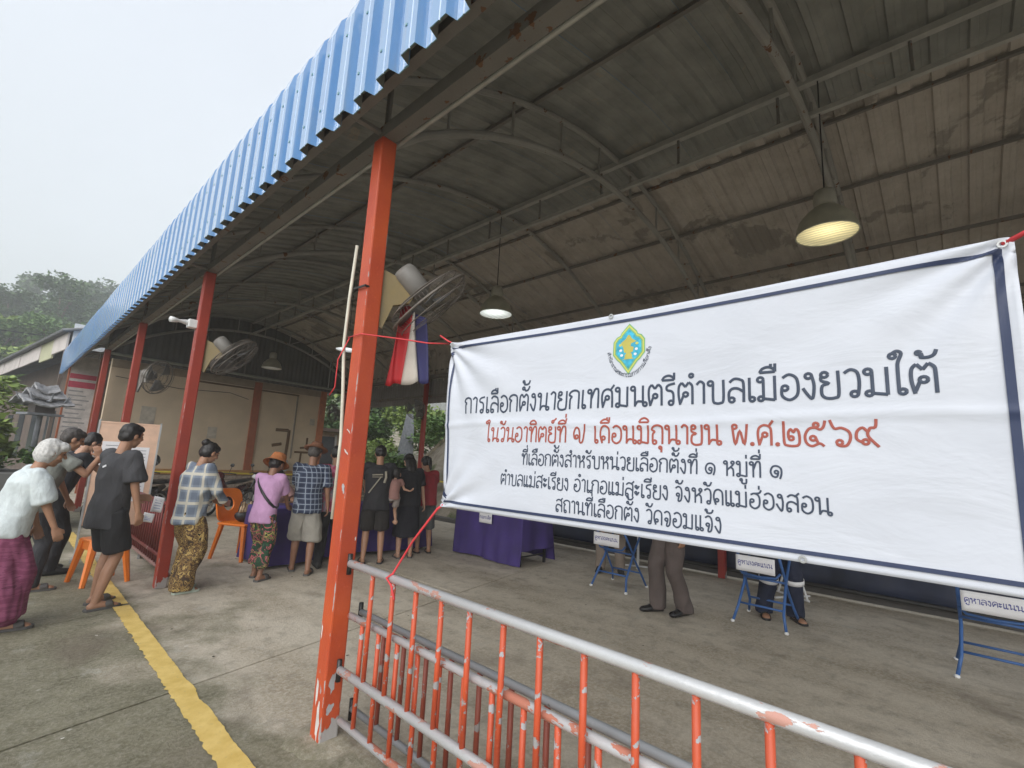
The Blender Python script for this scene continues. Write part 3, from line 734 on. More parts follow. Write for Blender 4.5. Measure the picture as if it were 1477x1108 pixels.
# pipe and flag on the near post
bm = BM(); tube(bm, [(1.40, 2.735, 2.86), (1.39, 2.74, 2.5), (1.385, 2.735, 2.2), (1.40, 2.71, 1.9), (1.41, 2.69, 1.62), (1.41, 2.69, 1.15)], .0105, 10)
tag(obj('plastic_pipe', bm, plain('ivory_pvc', (.62, .60, .50), .4), None, True), 'thin ivory plastic pipe strapped upright against the near red post', 'pipe')
fl = thing('thai_flag', 'red white and navy striped flag hanging behind the near post', 'flag', (1.62, 2.62, 2.0))
def flagstrip(a, b, m):
    bm = BM()
    def fn(u, v):
        t = lerp(a, b, u); z = v * lerp(.54, .44, t)
        wv = .03 * math.sin(t * 9 + v * 2); return V((.05 + t * .13 * (1 - .45 * v) + .05 * v, -.02 - .22 * t * (1 - .5 * v) + wv, z + .01 * math.sin(t * 12) - .02 + .02 * t))
    grid(bm, fn, 8, 14); o = obj('flag_stripe', bm, m, fl, True); mo = o.modifiers.new('s', 'SOLIDIFY'); mo.thickness = .003
flagstrip(-.25, .28, M['flag_r']); flagstrip(.28, .66, M['flag_w']); flagstrip(.66, 1.0, M['flag_b'])
bm = BM(); tube(bm, [(1.52, 2.60, 2.56), (1.39, 2.56, 2.55), (1.39, 2.69, 2.555), (1.52, 2.69, 2.56), (1.66, 2.6, 2.6)], .008, 6); tag(obj('wire_tie', bm, M['dark_metal']), 'dark twisted wire wrapped round the near post below the fan', 'wire')

# ------------------------------------------------------------------ fans
def fan(label, loc, rz, tilt, brm, scale=1., two_mount=1):
    t = thing('wall_fan', label, 'fan', loc, rz, 'industrial fans on the pavilion posts')
    # local: bracket plate at x=0, fan axis along +x tilted down
    bm = BM(); th = .035
    pts = [(-.0, -.22), (.0, .16), (.14, .10), (.24, .02), (.20, -.05), (.10, -.08), (.045, -.24)]
    f1 = [bm.verts.new((x, -th / 2, z)) for x, z in pts]; f2 = [bm.verts.new((x, th / 2, z)) for x, z in pts]
    bm.faces.new(f1); bm.faces.new(f2[::-1])
    for i in range(len(pts)): j = (i + 1) % len(pts); bm.faces.new((f1[i], f2[i], f2[j], f1[j]))
    obj('bracket', bm, brm, t)
    A = Matrix.Translation((.25, 0, .06)) @ Matrix.Rotation(PI / 2 + tilt, 4, 'Y')       # z axis of A = fan axis
    bm = BM(); lathe(bm, [(.001, -.16), (.065, -.16), (.078, -.13), (.078, .02), (.05, .05), (.02, .06), (.001, .06)], (0, 0, 0), 18, A); 
    o = obj('motor', bm, M['motor'], t, True)
    bm = BM()
    for k in range(3):
        a0 = k * 2 * PI / 3 + .4
        def fn(u, v):
            r_ = lerp(.05, .25, u); a = a0 + (v - .5) * lerp(.7, 1.15, u); z = .115 + (v - .5) * .07 * (1 - .4 * u)
            return A @ V((r_ * math.cos(a), r_ * math.sin(a), z))
        grid(bm, fn, 5, 6)
    o = obj('blade', bm, plain('grey_fan_blade', (.12, .12, .12), .5), t, True); mo = o.modifiers.new('s', 'SOLIDIFY'); mo.thickness = .004
    bm = BM(); Rr = .29
    ring = lambda r_, z, rad: tube(bm, [A @ V((r_ * math.cos(i * 2 * PI / 40), r_ * math.sin(i * 2 * PI / 40), z)) for i in range(41)], rad, 5)
    ring(Rr, .115, .009); ring(Rr - .02, .06, .004); ring(Rr - .02, .17, .004); ring(.2, .035, .003); ring(.2, .20, .003); ring(.09, .02, .004); ring(.09, .215, .004)
    for i in range(64):
        a = i * 2 * PI / 64; c_, s_ = math.cos(a), math.sin(a)
        tube(bm, [A @ V((r_ * c_, r_ * s_, z)) for r_, z in ((.06, .02), (.2, .033), (Rr - .03, .06), (Rr, .115), (Rr - .03, .17), (.2, .2), (.06, .215))], .0011, 3, caps=False)
    obj('wire_guard', bm, plain('fan_wire_grey', (.16, .14, .12), .5, .2), t, True)
    return t
fan('large grey caged fan on mustard bracket behind the near post', (1.515, 2.62, 2.56), R(-28), R(46), M['tan_br'])
fan('caged fan on mustard bracket behind the second post', (1.515, 6.40, 2.62), R(-30), R(45), M['tan_br'])
fan('caged grey fan on third post in front of cream wall', (1.515, 10.18, 2.62), R(-50), R(15), M['motor'])
fan('black caged fan on the dark post against the hillside', (7.54, 10.18, 2.75), R(200), R(20), M['black'])
fan('dark caged fan in the gap beside the cream wall', (7.54, 14.45, 2.75), R(190), R(15), M['black'])
# security camera on second post
cm_ = thing('security_camera', 'white security camera on stubby arm at the top of the second post', 'camera', (1.40, 6.40, 2.93))
bm = BM(); add_box(bm, (-.03, .02, 0), (.10, .10, .10), bev=.01); obj('mount', bm, M['white_pl'], cm_)
bm = BM(); lathe(bm, [(.001, 0), (.026, 0), (.03, .03), (.022, .07), (.018, .11), (.028, .15), (.034, .2), (.001, .205)], (-.07, .03, .01), 16, Matrix.Rotation(R(-95), 4, 'Y') @ Matrix.Rotation(R(20), 4, 'X')); obj('camera_head', bm, M['white_pl'], cm_, True)

# ------------------------------------------------------------------ hanging lamps
def lamp_em(name, col, st):
    t = NT(name); t.b.inputs['Emission Color'].default_value = (*col, 1); t.b.inputs['Emission Strength'].default_value = st
    v = t.n('ShaderNodeTexWave'); v.wave_type = 'BANDS'; v.inputs['Scale'].default_value = 7; v.inputs['Distortion'].default_value = 1.5; t.l(t.coord(), v.inputs['Vector'])
    t.color((.6, .6, .5)); ln_ = t.n('ShaderNodeVectorMath', operation='DISTANCE'); t.l(t.coord(), ln_.inputs[0]); ln_.inputs[1].default_value = (-.05, -.03, .0)
    t.l(t.math('MULTIPLY', t.rng(v.outputs[1], 0, 1, st * .45, st * 1.25), t.rng(ln_.outputs['Value'], .02, .22, 1.5, .45)), t.b.inputs['Emission Strength']); return t.m
def lamp(y, label, em, on=True):
    t = thing('hanging_lamp', label, 'lamp', (4.45, y, 3.55), 0, 'bell lamps hanging from the roof')
    bm = BM(); lathe(bm, [(.225, -.005), (.232, .0), (.226, .012), (.218, .06), (.19, .13), (.14, .19), (.10, .225), (.07, .24), (.07, .25)], (0, 0, 0), 32)
    lathe(bm, [(.07, .245), (.10, .215), (.185, .12), (.212, .06), (.219, .0)], (0, 0, 0), 32)
    obj('shade', bm, M['lampshade'], t, True)
    bm = BM(); lathe(bm, [(.001, .012), (.1, .010), (.216, .004), (.219, .001)], (0, 0, 0), 32); obj('lens', bm, em, t, True)
    bm = BM(); tube(bm, [(.226 * math.cos(i * PI / 20), .226 * math.sin(i * PI / 20), 0) for i in range(41)], .006, 6); obj('rim', bm, plain('pale_rim', (.45, .45, .38), .4), t, True)
    bm = BM(); lathe(bm, [(.001, .40), (.05, .40), (.075, .385), (.085, .33), (.085, .28), (.075, .25), (.001, .25)], (0, 0, 0), 20); obj('ballast', bm, plain('ballast_grey', (.36, .34, .28), .6), t, True)
    bm = BM(); tube(bm, [(0, 0, .39), (0, 0, 1.47)], .006, 6); obj('cord', bm, M['black'], t)
    return t
lamp(.63, 'large bell lamp with ribbed yellowish glass above the banner', lamp_em('lens_warm', (1, .84, .40), .34))
lamp(4.52, 'bell lamp glowing plain white above the left end of the banner', lamp_em('lens_white', (.88, .95, .92), .42))
lamp(8.62, 'bell lamp half hidden behind the near red post', lamp_em('lens_white2', (.9, .95, 1), .4))
lamp(12.41, 'farthest bell lamp, unlit grey, in front of the cream wall', lamp_em('lens_dim', (.8, .8, .8), .03))

# ------------------------------------------------------------------ far end wall, brick base, strokes
wd = (V((1, .072, 0))).normalized(); wn = V((wd.y, -wd.x, 0))          # wn points back to the hall
W0 = V((1.62, 14.34, 0))
def wp(s_, n_, z): return W0 + wd * s_ + wn * n_ + V((0, 0, z))
RW = Matrix.Rotation(math.atan2(wd.y, wd.x), 4, 'Z')
def wbox(s0, s1, n0, n1, z0, z1, bm=None, bev=0):
    bm = bm or BM(); c = wp((s0 + s1) / 2, (n0 + n1) / 2, (z0 + z1) / 2); add_box(bm, c, (s1 - s0, abs(n1 - n0), z1 - z0), RW, bev); return bm
ew = thing('end_wall', 'cream plastered end wall with terracotta pilasters above a brick base', 'wall')
obj('plaster', wbox(0, 5.25, -.12, 0, .90, 3.50), M['cream'], ew)
obj('upper_band', wbox(0, 5.25, -.01, .02, 3.26, 3.45), plain('beige_band', (.30, .24, .17), .8), ew)
obj('moulding', wbox(1.55, 4.55, 0, .03, 3.19, 3.235), M['brown'], ew)
obj('moulding', wbox(4.50, 4.54, 0, .025, 1.3, 3.19), plain('grey_conduit', (.25, .22, .18), .6), ew)
obj('pilaster', wbox(3.22, 3.42, 0, .05, .92, 3.42), M['orange_col'], ew)
obj('pilaster', wbox(5.25, 5.45, -.14, .05, 0, 3.48), plain('orange_pilaster', (.44, .15, .06), .7), ew)
obj('ledge', wbox(0, 5.25, 0, .12, .80, .93), M['ochre'], ew)
obj('mortar_bed', wbox(0, 5.25, -.10, .075, 0, .80), M['mortar'], ew)
me = None
for r_ in range(7):
    for c_ in range(14):
        s0 = c_ * .38 + (.19 if r_ % 2 else 0)
        if s0 + .37 > 5.25: continue
        if me is None:
            bm = BM(); add_box(bm, (0, 0, 0), (.362, .05, .10), bev=0); me = bpy.data.meshes.new('brick'); bm.to_mesh(me); bm.free(); me.materials.append(M['brick'])
        o = bpy.data.objects.new('brick', me); C.objects.link(o); o.parent = ew
        o.location = wp(s0 + .19, .07 + random.uniform(-.006, .006), .062 + r_ * .112); o.rotation_euler = (0, 0, math.atan2(wd.y, wd.x))
def stroke(pts, w_=.045):
    bm = BM(); tube(bm, [wp(a, .012, z) for a, z in pts], [(w_, .008)] * len(pts), 8, side=V((0, 0, 1)) if abs(pts[0][1] - pts[-1][1]) < .05 else wd); return obj('brown_stroke', bm, M['brown'], ew)
stroke([(3.98, 2.12), (4.36, 2.13)]); stroke([(4.38, 2.14), (4.38, 1.9), (4.36, 1.3), (4.33, .98)]); stroke([(3.92, 1.66), (4.2, 1.72)])
stroke([(4.98, 1.95), (4.98, 1.65)], .03); stroke([(4.78, 1.63), (4.99, 1.65)], .03); stroke([(4.62, 1.5), (5.05, 1.5)], .03); stroke([(4.83, 1.5), (4.82, 1.15)], .03); stroke([(4.65, 1.08), (5.1, 1.10)], .03)
# yellow rope
def rope(label, pts):
    bm = BM(); P = []
    for i in range(len(pts) - 1):
        for k in range(12):
            t = k / 12; p = V(pts[i]).lerp(V(pts[i + 1]), t); p.z -= .05 * math.sin(PI * t); P.append(p)
    P.append(V(pts[-1])); tube(bm, P, .022, 5); tag(obj('barrier_rope', bm, M['rope_y']), label, 'rope')
rope('yellow rope strung in front of the parked motorbikes and cream wall', [(1.52, 13.7, .95), (3.6, 13.66, .92), (6.9, 13.95, .9)])
rope('yellow rope along the hillside opening beside the table end', [(7.66, 14.3, .98), (7.66, 10.26, 1.0), (7.66, 6.4, 1.0)])
# navy tarp along the far side, kerb
bm = BM(); bx(7.84, 8.04, -5, 14.6, -.02, .085, bm, .01); tag(struct('kerb', bm, M['curb']), None)
tp = thing('tarp_screen', 'dark navy tarpaulin screen stretched low between the far posts', 'screen')
bm = BM(); grid(bm, lambda u, v: V((7.72 + .02 * noise.noise(V((u * 40, v * 2, 0))) + .015 * math.sin(u * 90), lerp(-4.9, 5.9, u), lerp(.10, 1.35, v))), 160, 8)
o = obj('tarp', bm, M['tarp'], tp, True); mo = o.modifiers.new('s', 'SOLIDIFY'); mo.thickness = .004
bm = BM(); tube(bm, [(7.70, -4.9, .12), (7.70, 5.9, .12)], .03, 8); obj('hem_pipe', bm, M['dark_metal'], tp)
bm = BM(); tube(bm, [(7.72, -4.9, 1.36), (7.72, 5.9, 1.36)], .02, 8); obj('top_pipe', bm, M['dark_metal'], tp)

# ------------------------------------------------------------------ tables with purple cloth
def clothed_table(label, loc, rz, lx, ly, h=.75, skirt_gap=None, legs=True, hang=(.70, .70, .70, .70), seed=1, flare=0.):
    t = thing('folding_table', label + ' under purple cloth', 'table', loc, rz, 'polling tables')
    bm = BM(); add_box(bm, (0, 0, h - .015), (lx, ly, .03), bev=.004); obj('table_top', bm, M['wood_board'], t)
    for sx in (-1, 1):
        for sy in (-1, 1):
            bm = BM(); add_box(bm, (sx * (lx / 2 - .07), sy * (ly / 2 - .06), (h - .03) / 2 + .004), (.035, .035, h - .036)); obj('leg', bm, M['black'], t)
        bm = BM(); add_box(bm, (sx * (lx / 2 - .07), 0, .14), (.02, ly - .12, .02)); obj('stretcher', bm, M['black'], t)
    # cloth: perimeter loop swept down with folds
    c = thing('tablecloth', label.replace('table', 'tablecloth') + ', deep purple with hanging folds', 'tablecloth', loc, rz, 'purple tablecloths')
    bm = BM(); e_ = .012
    n = 260; per = 2 * (lx + ly); pts = []
    for i in range(n):
        q = i / n * per
        if q < lx: p = (-lx / 2 + q, -ly / 2, 0, -1); sd = 0
        elif q < lx + ly: p = (lx / 2, -ly / 2 + q - lx, 1, 0); sd = 1
        elif q < 2 * lx + ly: p = (lx / 2 - (q - lx - ly), ly / 2, 0, 1); sd = 2
        else: p = (-lx / 2, ly / 2 - (q - 2 * lx - ly), -1, 0); sd = 3
        pts.append((p, sd, q))
    rows = 10; R_ = []
    for k in range(rows + 1):
        t_ = k / rows; row = []
        for (p, sd, q) in pts:
            dcor = min(abs(abs(p[0]) - lx / 2) + abs(abs(p[1]) - ly / 2), 1)
            corner = math.exp(-dcor * 9)
            f = (.010 + .055 * t_) * noise.noise(V((q * 3.3 + seed * 7, t_ * .5, seed))) + .030 * t_ * math.sin(q * 21 + seed + 2 * noise.noise(V((q, 0, seed)))) * (.4 + .6 * noise.noise(V((q * 1.3, 5, seed)))) + corner * (.035 + flare) * t_
            dx, dy = p[2], p[3]
            if corner > .2: d = V((p[0] / lx, p[1] / ly)).normalized(); dx, dy = lerp(dx, d.x, corner), lerp(dy, d.y, corner)
            hl = hang[sd] + .02 * math.sin(q * 3 + seed) - corner * .0
            row.append(bm.verts.new((p[0] + dx * (e_ + f + (.004 if k else 0)), p[1] + dy * (e_ + f + (.004 if k else 0)), h + .004 - min(hl, h - .012) * t_)))
        R_.append(row)
    for k in range(rows):
        for i in range(n): bm.faces.new((R_[k][i], R_[k][(i + 1) % n], R_[k + 1][(i + 1) % n], R_[k + 1][i]))
    bm.faces.new(R_[0])
    o = obj('cloth', bm, M['purple'], c, True)
    return t
clothed_table('long table behind the people at the left', (3.95, 7.05, 0), R(2), 2.7, .72, seed=1, flare=.03)
clothed_table('short table crosswise behind the lower left banner corner', (5.86, 5.5, 0), R(90), 1.46, .70, seed=3, hang=(.70, .735, .74, .50))
# sign hung on the second table
def place_sign(x0, y0, y1, z0, z1, label, txt, hasink=True, tilt=.0, sub=None):
    t = thing('paper_sign', label, 'sign', (x0, (y0 + y1) / 2, z0))
    hw = abs(y1 - y0) / 2
    bm = BM(); grid(bm, lambda u, v: V((-.004 - tilt * v + .004 * math.sin(u * 3), lerp(hw, -hw, u), (z1 - z0) * v)), 12, 4)
    o = obj('sheet', bm, M['paper'], t, True); mo = o.modifiers.new('s', 'SOLIDIFY'); mo.thickness = .002
    print_line(txt, hw * .88, -hw * .88, (z1 - z0) * .42, (z1 - z0) * .25, M['ink_blue'], t, lambda y, z: (-.0075 - tilt * z / (z1 - z0) - .0 + .004 * math.sin((hw - y) / (2 * hw) * 3), y, z), wt=.075)
    return t
place_sign(5.44, 5.62, 5.34, .565, .72, 'small white paper sign pinned on the purple tablecloth front', 'กรรมการ เลือก', tilt=.0)
# ------------------------------------------------------------------ polling booths on blue folding frames
def booth(y, label, lab_sign, lab_box):
    t = thing('folding_booth_table', label, 'table', (5.80, y, 0), 0, 'blue framed booth tables')
    for s_, dx in ((1, 0), (-1, 0)):
        yy = s_ * .20
        for a in (1, -1):
            bm = BM(); tube(bm, [(a * .27, yy + s_ * .05, .012), (a * .20, yy + s_ * .015, .16), (a * .04, yy, .36), (-a * .02, yy, .46), (-a * .24, yy, .72)], .014, 8)
            obj('leg', bm, M['blue_frame'], t, True)
            bm = BM(); add_ell(bm, (a * .27, yy + s_ * .052, .016), (.022, .022, .016), None, 10, 6); obj('foot_cap', bm, M['white_pl'], t, True)
    for a in (1, -1):
        bm = BM(); tube(bm, [(a * .17, -.2, .19), (a * .17, .2, .19)], .011, 8); obj('stretcher', bm, M['blue_frame'], t, True)
    bm = BM(); tube(bm, [(-.2, -.2, .55), (-.215, -.16, .50), (-.22, 0, .49), (-.215, .16, .50), (-.2, .2, .55)], .012, 8); obj('stretcher', bm, M['blue_frame'], t, True)
    bm = BM(); tube(bm, [(-.05, -.2, .44), (-.05, .2, .44)], .011, 8); obj('stretcher', bm, M['blue_frame'], t, True)
    bm = BM(); add_box(bm, (0, 0, .735), (.60, .46, .025), bev=.005); obj('table_top', bm, M['white_pl'], t)
    b = thing('voting_booth', lab_box, 'booth', (5.80, y, .75), 0, 'cardboard voting booths')
    for nm, c_, s2 in (('side_panel', (0, .22, .22), (.5, .012, .44)), ('side_panel', (0, -.22, .22), (.5, .012, .44)), ('front_panel', (-.25, 0, .22), (.012, .45, .44)), ('roof_panel', (-.02, 0, .446), (.54, .47, .010))):
        bm = BM(); add_box(bm, c_, s2); obj(nm, bm, plain('grey_card', (.45, .45, .46), .7), b)
    place_sign(5.47, y + .185, y - .185, .545, .70, lab_sign, 'คูหาลงคะแนน')
booth(3.31, 'blue tube folding table left of the grey trousers', 'white booth sign hanging left of the person in grey trousers', 'cardboard voting booth nearest the purple tables')
booth(1.56, 'blue tube folding table in front of the navy uniformed legs', 'white booth sign hanging before the navy uniformed legs', 'cardboard voting booth in the middle of the row')
booth(-.16, 'blue tube folding table at the right edge under the banner', 'white booth sign at the right edge of the picture', 'cardboard voting booth at the right end of the row')
# white folding clothes-rack like stands
def wstand(x, y, rz, label):
    t = thing('folding_stand', label, 'stand', (x, y, 0), rz, 'white folding stands')
    for s_ in (-1, 1):
        bm = BM(); tube(bm, [(s_ * .22, 0, .03), (s_ * .02, 0, .55)], .013, 8); obj('leg', bm, M['white_pl'], t)
    bm = BM(); tube(bm, [(0, 0, .03), (0, 0, 1.25)], .014, 8); obj('pole', bm, M['white_pl'], t)
    bm = BM(); tube(bm, [(0, -.28, .02), (0, .28, .02)], .014, 8); obj('foot_bar', bm, M['white_pl'], t)
    bm = BM(); tube(bm, [(-.24, 0, .03), (.24, 0, .03)], .013, 8); obj('foot_bar', bm, M['white_pl'], t)
wstand(7.15, 3.75, R(25), 'white pole stand behind the left booth table')
wstand(7.2, 1.62, R(60), 'white pole stand behind the navy uniformed legs')

# ------------------------------------------------------------------ plastic chair and stool
def chair():
    t = thing('plastic_chair', 'orange plastic chair beside the long purple table, bag on its seat', 'chair', (2.62, 7.55, 0), R(28))
    t.scale = (1.12, 1.12, 1.10)
    m = M['orange_pl']
    bm = BM(); add_box(bm, (0, 0, .43), (.42, .42, .03), bev=.012); obj('seat', bm, m, t, False)
    for sx in (-1, 1):
        for sy in (-1, 1):
            bm = BM(); a = V((sx * .17, sy * .17, .425)); b = V((sx * .22, sy * .235, .002))
            tube(bm, [a, b], [(.040, .028), (.028, .020)], 6, side=V((1, 0, 0))); obj('leg', bm, m, t)
    bm = BM(); W = .40
    def fn(x, z): return V((x, .20 + .10 * (z - .43) / .42 + .02 * (1 - (x / .2) ** 2), z))
    outer = []; 
    n = 28
    ou, inn = [], []
    for i in range(n):
        a = 2 * PI * i / n; cx, sx = math.cos(a), math.sin(a)
        px = .205 * abs(cx) ** .45 * (1 if cx > 0 else -1); pz = .645 + .21 * abs(sx) ** .45 * (1 if sx > 0 else -1)
        ou.append((px, pz)); inn.append((.085 * cx, .66 + .09 * sx))
    for yo in (0, .022):
        pass
    A = [bm.verts.new(fn(*p)) for p in ou]; B = [bm.verts.new(fn(*p)) for p in inn]
    A2 = [bm.verts.new(fn(*p) + V((0, .022, 0))) for p in ou]; B2 = [bm.verts.new(fn(*p) + V((0, .022, 0))) for p in inn]
    for i in range(n):
        j = (i + 1) % n
        bm.faces.new((A[i], A[j], B[j], B[i])); bm.faces.new((A2[j], A2[i], B2[i], B2[j])); bm.faces.new((A[i], A2[i], A2[j], A[j])); bm.faces.new((B[j], B2[j], B2[i], B[i]))
    obj('backrest', bm, m, t)
    bg_ = thing('cloth_bag', 'dark handbag with folded cream cloth on the orange chair seat', 'bag', (2.62, 7.54, .490))
    bm = BM(); add_ell(bm, (0, 0, .085), (.14, .09, .085), None, 16, 10)
    for v in bm.verts: v.co += V((.02 * noise.noise(v.co * 9), .02 * noise.noise(v.co * 9 + V((3, 0, 0))), 0))
    obj('bag_body', bm, M['black'], bg_, True)
    bm = BM(); 
    for k in range(6):
        a = k * .9; tube(bm, [(-.09 + .03 * k, -.05, .14), (-.06 + .03 * k, 0, .25 + .02 * math.sin(k * 2)), (-.03 + .03 * k, .05, .15)], .018, 6)
    obj('folded_cloth', bm, plain('cream_cloth', (.52, .38, .24), .8, var=.4, scale=20), bg_, True)
    bm = BM(); tube(bm, [(-.1, 0, .13), (-.08, -.02, .28), (0, -.03, .33), (.08, -.02, .28), (.1, 0, .13)], .008, 6); obj('handle', bm, M['black'], bg_, True)
chair()
def stool():
    t = thing('plastic_stool', 'orange plastic stool straddling the yellow line behind the man in black shorts', 'stool', (1.02, 7.02, 0), R(12))
    m = M['orange_pl']
    bm = BM(); add_box(bm, (0, 0, .455), (.33, .33, .035), bev=.014); obj('seat', bm, m, t)
    for sx in (-1, 1):
        for sy in (-1, 1):
            bm = BM(); a = V((sx * .135, sy * .135, .46)); b = V((sx * .20, sy * .20, .002))
            tube(bm, [a, a.lerp(b, .5) + V((sx * .0, 0, 0)), b], [(.045, .03), (.034, .022), (.026, .018)], 6, side=V((1, 0, 0))); obj('leg', bm, m, t)
    for k in range(4):
        bm = BM(); add_box(bm, (math.cos(k * PI / 2) * .145, math.sin(k * PI / 2) * .145, .40), (.014 if k % 2 == 0 else .24, .24 if k % 2 == 0 else .014, .09)); obj('apron', bm, m, t)
stool()

# ------------------------------------------------------------------ easel notice board
t = thing('notice_board', 'plywood notice board with white lists on aluminium frame by the third post', 'board', (1.28, 8.42, 0), R(-12))
def lb(name, c, s_, m, rot=None):
    bm = BM(); add_box(bm, c, s_, rot); return obj(name, bm, m, t)
lb('panel', (0, 0, 1.10), (.66, .015, 1.36), M['wood_board'])
for sx in (-1, 1): lb('frame', (sx * .337, 0, .92), (.022, .03, 1.80), M['galv'])
lb('frame', (0, 0, 1.79), (.66, .028, .02), M['wood_board'])
lb('foot', (-.337, 0, .015), (.03, .5, .026), M['galv']); lb('foot', (.337, 0, .015), (.03, .5, .026), M['galv'])
for (cx, cz, w_, h_) in ((-.14, 1.34, .26, .38), (.14, 1.30, .22, .34), (-.12, .92, .24, .34), (.15, .90, .22, .34)):
    lb('notice', (cx, -.0095, cz), (w_, .002, h_), M['paper'])
    for k in range(6): lb('text_line', (cx, -.0112, cz + h_ * .36 - k * h_ * .13), (w_ * .7, .001, .006), M['ink'])
# papers taped on the second post
t = thing('taped_papers', 'two printed paper sheets taped low on the second red post', 'paper', (1.31, 6.335, .84), R(-14)); t.scale = (.8, .8, .8)
for (dx, dz, a, b) in ((-.01, .07, .12, .20), (-.09, -.10, .12, .12)):
    bm = BM(); grid(bm, lambda u, v: V((lerp(-a / 2, a / 2, u) + dx + .02 * v, -.03 + .03 * math.sin(u * 3 + v * 2), lerp(-b / 2, b / 2, v) + dz - .02 * u)), 8, 6)
    o = obj('sheet', bm, M['paper'], t, True); mo = o.modifiers.new('s', 'SOLIDIFY'); mo.thickness = .001
    bm = BM()
    for k in range(4): 
        grid(bm, lambda u, v: V((lerp(-a * .3, a * .3, u) + dx + .02 * (.25 + k * .13), -.0345 + .03 * math.sin((.2 + .6 * u) * 3 + (.25 + k * .13) * 2), (-.28 + k * .17) * b + dz + v * .012 - .02 * (.2 + .6 * u))), 8, 1)
    o = obj('print', bm, plain('faded_print_blue', (.35, .38, .52), .7), t); o['kind'] = 'stuff'

# ------------------------------------------------------------------ motorbikes by the wall
def motorbike(label, loc, rz, bodycol):
    t = thing('motorbike', label, 'motorbike', loc, rz, 'motorbikes parked before the cream wall')
    for yy in (.62, -.62):
        bm = BM(); MT = Matrix.Translation((0, yy, .29)) @ Matrix.Rotation(PI / 2, 4, 'Y')
        prof_ = [(.22, -.03), (.25, -.045), (.28, -.035), (.288, 0), (.28, .035), (.25, .045), (.22, .03), (.22, -.03)]
        lathe(bm, prof_, (0, 0, 0), 28, MT); w_ = obj('wheel', bm, M['black'], t, True)
        bm = BM(); lathe(bm, [(.205, -.02), (.222, -.02), (.222, .02), (.205, .02), (.205, -.02)], (0, 0, 0), 24, MT)
        for k in range(6): a = k * PI / 3; tube(bm, [MT @ V((0, 0, 0)), MT @ V((.21 * math.cos(a), .21 * math.sin(a), 0))], .010, 5)
        o = obj('rim', bm, M['galv'], t); o.parent = w_
    bm = BM(); tube(bm, [(0, .38, .80), (0, .30, .62), (0, .12, .42), (0, -.12, .38), (0, -.35, .52), (0, -.72, .66)], [(.10, .09), (.14, .13), (.09, .10), (.10, .10), (.13, .12), (.06, .05)], 12, side=V((1, 0, 0))); obj('body', bm, bodycol, t, True)
    bm = BM(); tube(bm, [(0, .10, .70), (0, -.1, .73), (0, -.35, .75), (0, -.66, .78)], [(.07, .03), (.12, .045), (.13, .05), (.09, .035)], 12, side=V((1, 0, 0))); obj('seat', bm, M['black'], t, True)
    bm = BM(); add_ell(bm, (0, .40, .88), (.13, .11, .10)); obj('headlamp_cowl', bm, bodycol, t, True)
    bm = BM(); add_ell(bm, (0, .49, .87), (.075, .04, .055)); obj('headlight', bm, M['white_pl'], t, True)
    for sx in (-1, 1):
        bm = BM(); tube(bm, [(sx * .03, .45, .80), (sx * .07, .62, .29)], .020, 8); obj('fork', bm, M['dark_metal'], t)
        bm = BM(); tube(bm, [(sx * .2, .34, .96), (sx * .24, .33, 1.10)], .006, 6); add_ell(bm, (sx * .25, .33, 1.13), (.055, .012, .04)); obj('mirror', bm, M['black'], t, True)
    bm = BM(); tube(bm, [(-.34, .28, .93), (-.18, .36, .95), (0, .38, .94), (.18, .36, .95), (.34, .28, .93)], .014, 8); obj('handlebar', bm, M['black'], t, True)
    bm = BM(); tube(bm, [(0, .88, .42), (0, .78, .585), (0, .62, .61), (0, .46, .56)], [(.05, .008)] * 4, 10, side=V((1, 0, 0))); obj('mudguard', bm, bodycol, t, True)
    bm = BM(); tube(bm, [(.13, .1, .2), (.14, -.3, .22), (.15, -.85, .32)], [.025, .04, .045], 10); obj('exhaust', bm, M['dark_metal'], t, True)
    bm = BM(); add_box(bm, (0, -.05, .25), (.16, .30, .18), bev=.03); obj('engine', bm, M['dark_metal'], t)
red_dk = plain('dark_red_paint', (.07, .01, .012), .25, bump=0); blk = plain('gloss_black_paint', (.015, .015, .017), .2, bump=0)
motorbike('black motorbike with helmet on its mirror behind the second post', (2.55, 12.6, 0), R(118), blk)
motorbike('black motorbike in the gap left of the second post', (2.0, 11.9, 0), R(125), blk)
motorbike('dark red motorbike left of the terracotta pilaster behind the orange chair', (3.95, 12.6, 0), R(125), red_dk)
motorbike('dark motorbike half hidden behind the orange bucket hat', (4.85, 12.7, 0), R(120), blk)
hm = thing('helmet', 'black helmet resting on the motorbike behind the second post', 'helmet', (2.40, 12.6, 1.06))
bm = BM(); add_ell(bm, (0, 0, .12), (.12, .14, .13), None, 20, 14); obj('shell', bm, M['black'], hm, True)
bm = BM(); tube(bm, [(-.1, -.09, .10), (-.05, -.145, .11), (.05, -.145, .11), (.1, -.09, .10)], [(.045, .006)] * 4, 8, side=V((0, 0, 1))); obj('visor', bm, M['glass'], hm, True)
# grey loudspeaker box on the wall ledge
bm = BM(); add_box(bm, (0, 0, .16), (.42, .16, .32), bev=.01); o = obj('meter_box', bm, plain('meter_grey', (.35, .35, .33), .6)); o.location = (5.75, 14.45, .93); o.rotation_euler = (0, 0, .07)
tag(o, 'pale grey box on the wall ledge behind the brown hat', 'box')

